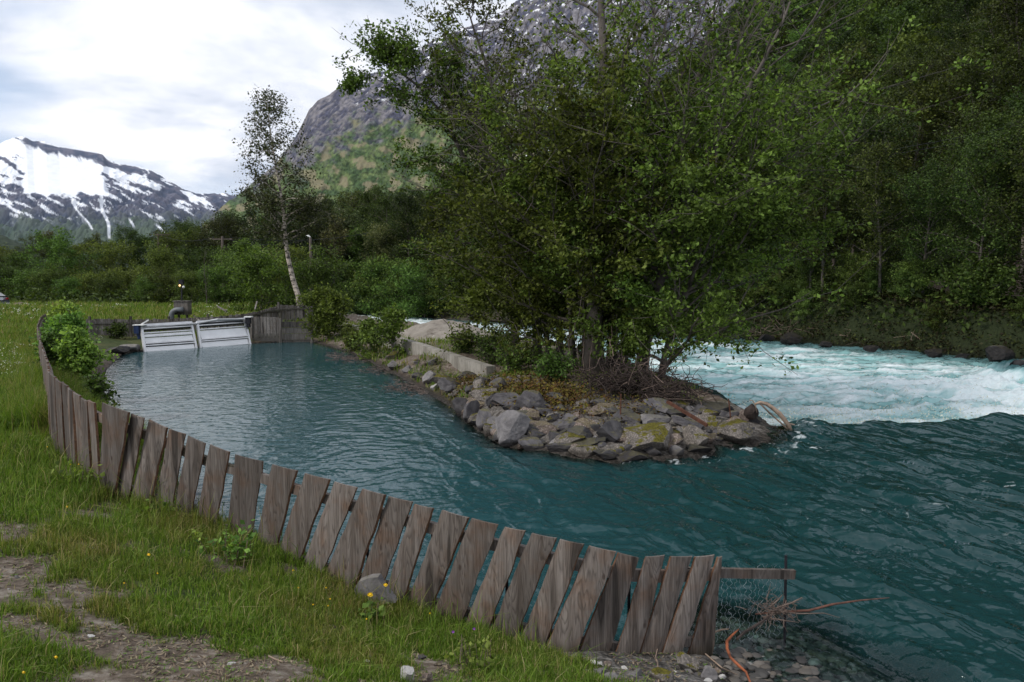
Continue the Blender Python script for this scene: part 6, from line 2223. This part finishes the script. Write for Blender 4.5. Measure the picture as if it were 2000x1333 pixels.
m_pole = plain('tarred_pole', (0.13, 0.105, 0.09), 0.9, var=0.3, scale=2)
p1 = pole('utility_pole', 434, 462, 70, 'brown wooden utility pole with crossarm in front of the tree belt', 0.9)
p2 = pole('street_lamp', 606, 464, 66, 'grey lamp pole among the trees right of the birch')
mb = MB()
mb.tube([p2, p2 + [-0.15, 0, 0.12], p2 + [-0.35, 0, 0.12]], [0.06, 0.09, 0.05], 8)
mb.build('lamp_head', m_white, bpy.data.objects['street_lamp']).location = -bpy.data.objects['street_lamp'].location
h1 = A(309, 457, 83)
r = empty('power_pylon', (h1[0], h1[1], zt(h1[0], h1[1])), label='H shaped wooden power pylon rising above the tree belt', cat='pylon')
h2 = A(326, 457, 83)
for q in (h1, h2):
    mb = MB()
    mb.tube([(q[0], q[1], -0.6), q], [0.12, 0.09], 7)
    _local(mb, 'post', m_pole, r)
mb = MB()
mb.bar(A(303, 459, 83), A(332, 459, 83), 0.1, 0.12)
_local(mb, 'crossarm', m_pole, r)


def wire(a, b, sag, label, r_=0.02, group=None):
    s = np.linspace(0, 1, 24)[:, None]
    P_ = np.array(a) * (1 - s) + np.array(b) * s
    P_[:, 2] -= sag * 4 * (s * (1 - s))[:, 0]
    mb = MB()
    mb.tube(P_, r_, 4)
    mb.build('power_line', m_steel, label=label, cat='cable', group=group)


wire(p1 + [0.8, 0, -0.1], A(720, 455, 78), 0.5, 'upper cable from the utility pole to the right behind the birch')
wire(p1 + [-0.8, 0, -0.1], A(309, 458, 83), 0.5, 'cable between the utility pole and the pylon', 0.016)
wire(p1 + [0.0, 0, -0.1], p2 + [0, 0, -0.1], 0.6, 'lower cable between the utility pole and the lamp pole', 0.016)
wire(A(1560, 315, 46), A(2060, 228, 38), 0.25, 'upper cable crossing the wooded slope at the right', 0.011)
wire(A(1560, 322, 46.5), A(2060, 238, 38.5), 0.3, 'lower cable crossing the wooded slope at the right', 0.011)

# ------------------------------------------------------------------ parked car cut by the left edge
car = empty('parked_car', A(-48, 601, 58), label='dark grey hatchback parked on the meadow at the left edge', cat='car')
cc = A(-48, 601, 58)
zc = zt(cc[0], cc[1]) + 0.02
m_paint, t, out = new_mat('dark_grey_car_paint')
p = pbsdf(t, out, (0.10, 0.11, 0.13), 0.25, spec=0.6)
p.inputs['Coat Weight'].default_value = 0.6
m_glass = plain('dark_car_glass', (0.02, 0.025, 0.03), 0.08, spec=0.8)
m_tyre = plain('tyre_rubber', (0.02, 0.02, 0.02), 0.85)


def loft(profile_x, half_w, name, mat, top_inset=0.0):
    """side outline (x, z_low, z_high) swept across the width, narrower to the top"""
    mb = MB()
    rows = []
    for (x, zl, zh) in profile_x:
        row = []
        for (f, wz) in ((0.0, 1.0), (0.35, 1.03), (0.75, 1.0), (1.0, 1 - top_inset)):
            row.append((zl + (zh - zl) * f, half_w * wz))
        ring = [(x, -w, z) for z, w in row] + [(x, w, z) for z, w in reversed(row)]
        rows.append(ring)
    V = np.array(rows).reshape(-1, 3)
    n, k = len(rows), 8
    Q = [(i * k + j, i * k + (j + 1) % k, (i + 1) * k + (j + 1) % k, (i + 1) * k + j) for i in range(n - 1) for j in range(k)]
    Q += [(0, 1, 6, 7), (1, 2, 5, 6), (2, 3, 4, 5)]
    b = (n - 1) * k
    Q += [(b + 0, b + 7, b + 6, b + 1), (b + 1, b + 6, b + 5, b + 2), (b + 2, b + 5, b + 4, b + 3)]
    mb.add(V + np.array([cc[0], cc[1], zc]), Q)
    return _local(mb, name, mat, car, True)


body = loft([(-2.1, 0.45, 0.62), (-2.0, 0.25, 0.78), (-1.2, 0.2, 0.92), (-0.6, 0.2, 0.98), (0.8, 0.2, 1.0), (1.75, 0.22, 1.0), (1.98, 0.28, 0.88), (2.05, 0.4, 0.7)], 0.86, 'body', m_paint, 0.06)
loft([(-0.75, 0.9, 0.98), (-0.1, 0.92, 1.36), (0.4, 0.93, 1.45), (1.2, 0.93, 1.42), (1.55, 0.92, 1.25), (1.9, 0.88, 1.0)], 0.78, 'cabin_glass', m_glass, 0.16)
loft([(-0.05, 1.36, 1.42), (0.4, 1.43, 1.49), (1.2, 1.41, 1.47), (1.45, 1.32, 1.38)], 0.66, 'roof', m_paint, 0.1)
for sx in (-1.3, 1.3):
    for sy in (-0.78, 0.78):
        mb = MB()
        c3 = np.array([cc[0] + sx, cc[1] + sy, zc + 0.31])
        mb.tube([c3 + [0, -0.11, 0], c3 + [0, 0.11, 0]], 0.31, 20)
        wh = _local(mb, 'wheel', m_tyre, car)
        mb = MB()
        mb.tube([c3 + [0, -0.118, 0], c3 + [0, 0.118, 0]], 0.19, 14)
        obj('rim', mb.mesh('rim', (m_alu,)), wh)
for sy in (-0.6, 0.6):
    mb = MB()
    mb.box([cc[0] + 2.02, cc[1] + sy, zc + 0.8], (0.1, 0.22, 0.14))
    _local(mb, 'tail_light', plain('tail_light_red', (0.4, 0.02, 0.02), 0.3), car)
mb = MB()
mb.box([cc[0] + 2.03, cc[1], zc + 0.42], (0.14, 1.6, 0.22))
_local(mb, 'bumper', m_white if False else plain('bumper_grey', (0.25, 0.26, 0.28), 0.5), car)

# spray thrown up where the river breaks
n = 5200
px = grng.uniform(1560, 2040, n)
x = np.concatenate([grng.normal(15.5, 3.2, n // 2), np.interp(grng.uniform(0, 1, n - n // 2), np.linspace(0, 1, len(CREST)), CREST[:, 0])])
y = np.concatenate([grng.normal(24, 3.0, n // 2), np.interp(x[n // 2:], CREST[:, 0], CREST[:, 1]) + grng.uniform(0.9, 4.5, n - n // 2)])
keep = inside(np.stack([x, y], 1), WPOLY) & (x < 26)
x, y = x[keep], y[keep]
C = np.stack([x, y, water_level(np.stack([x, y], 1)) + 0.1 + np.abs(grng.normal(0, 0.16, len(x)))], 1)
LV, LF = leaves_np(grng, C, 0.035, 0.0, 0.9)
obj('spray', mesh_np('spray', LV, [LF], (m_umb,)), label='white droplets of spray over the rapids', cat='spray', kind='stuff')
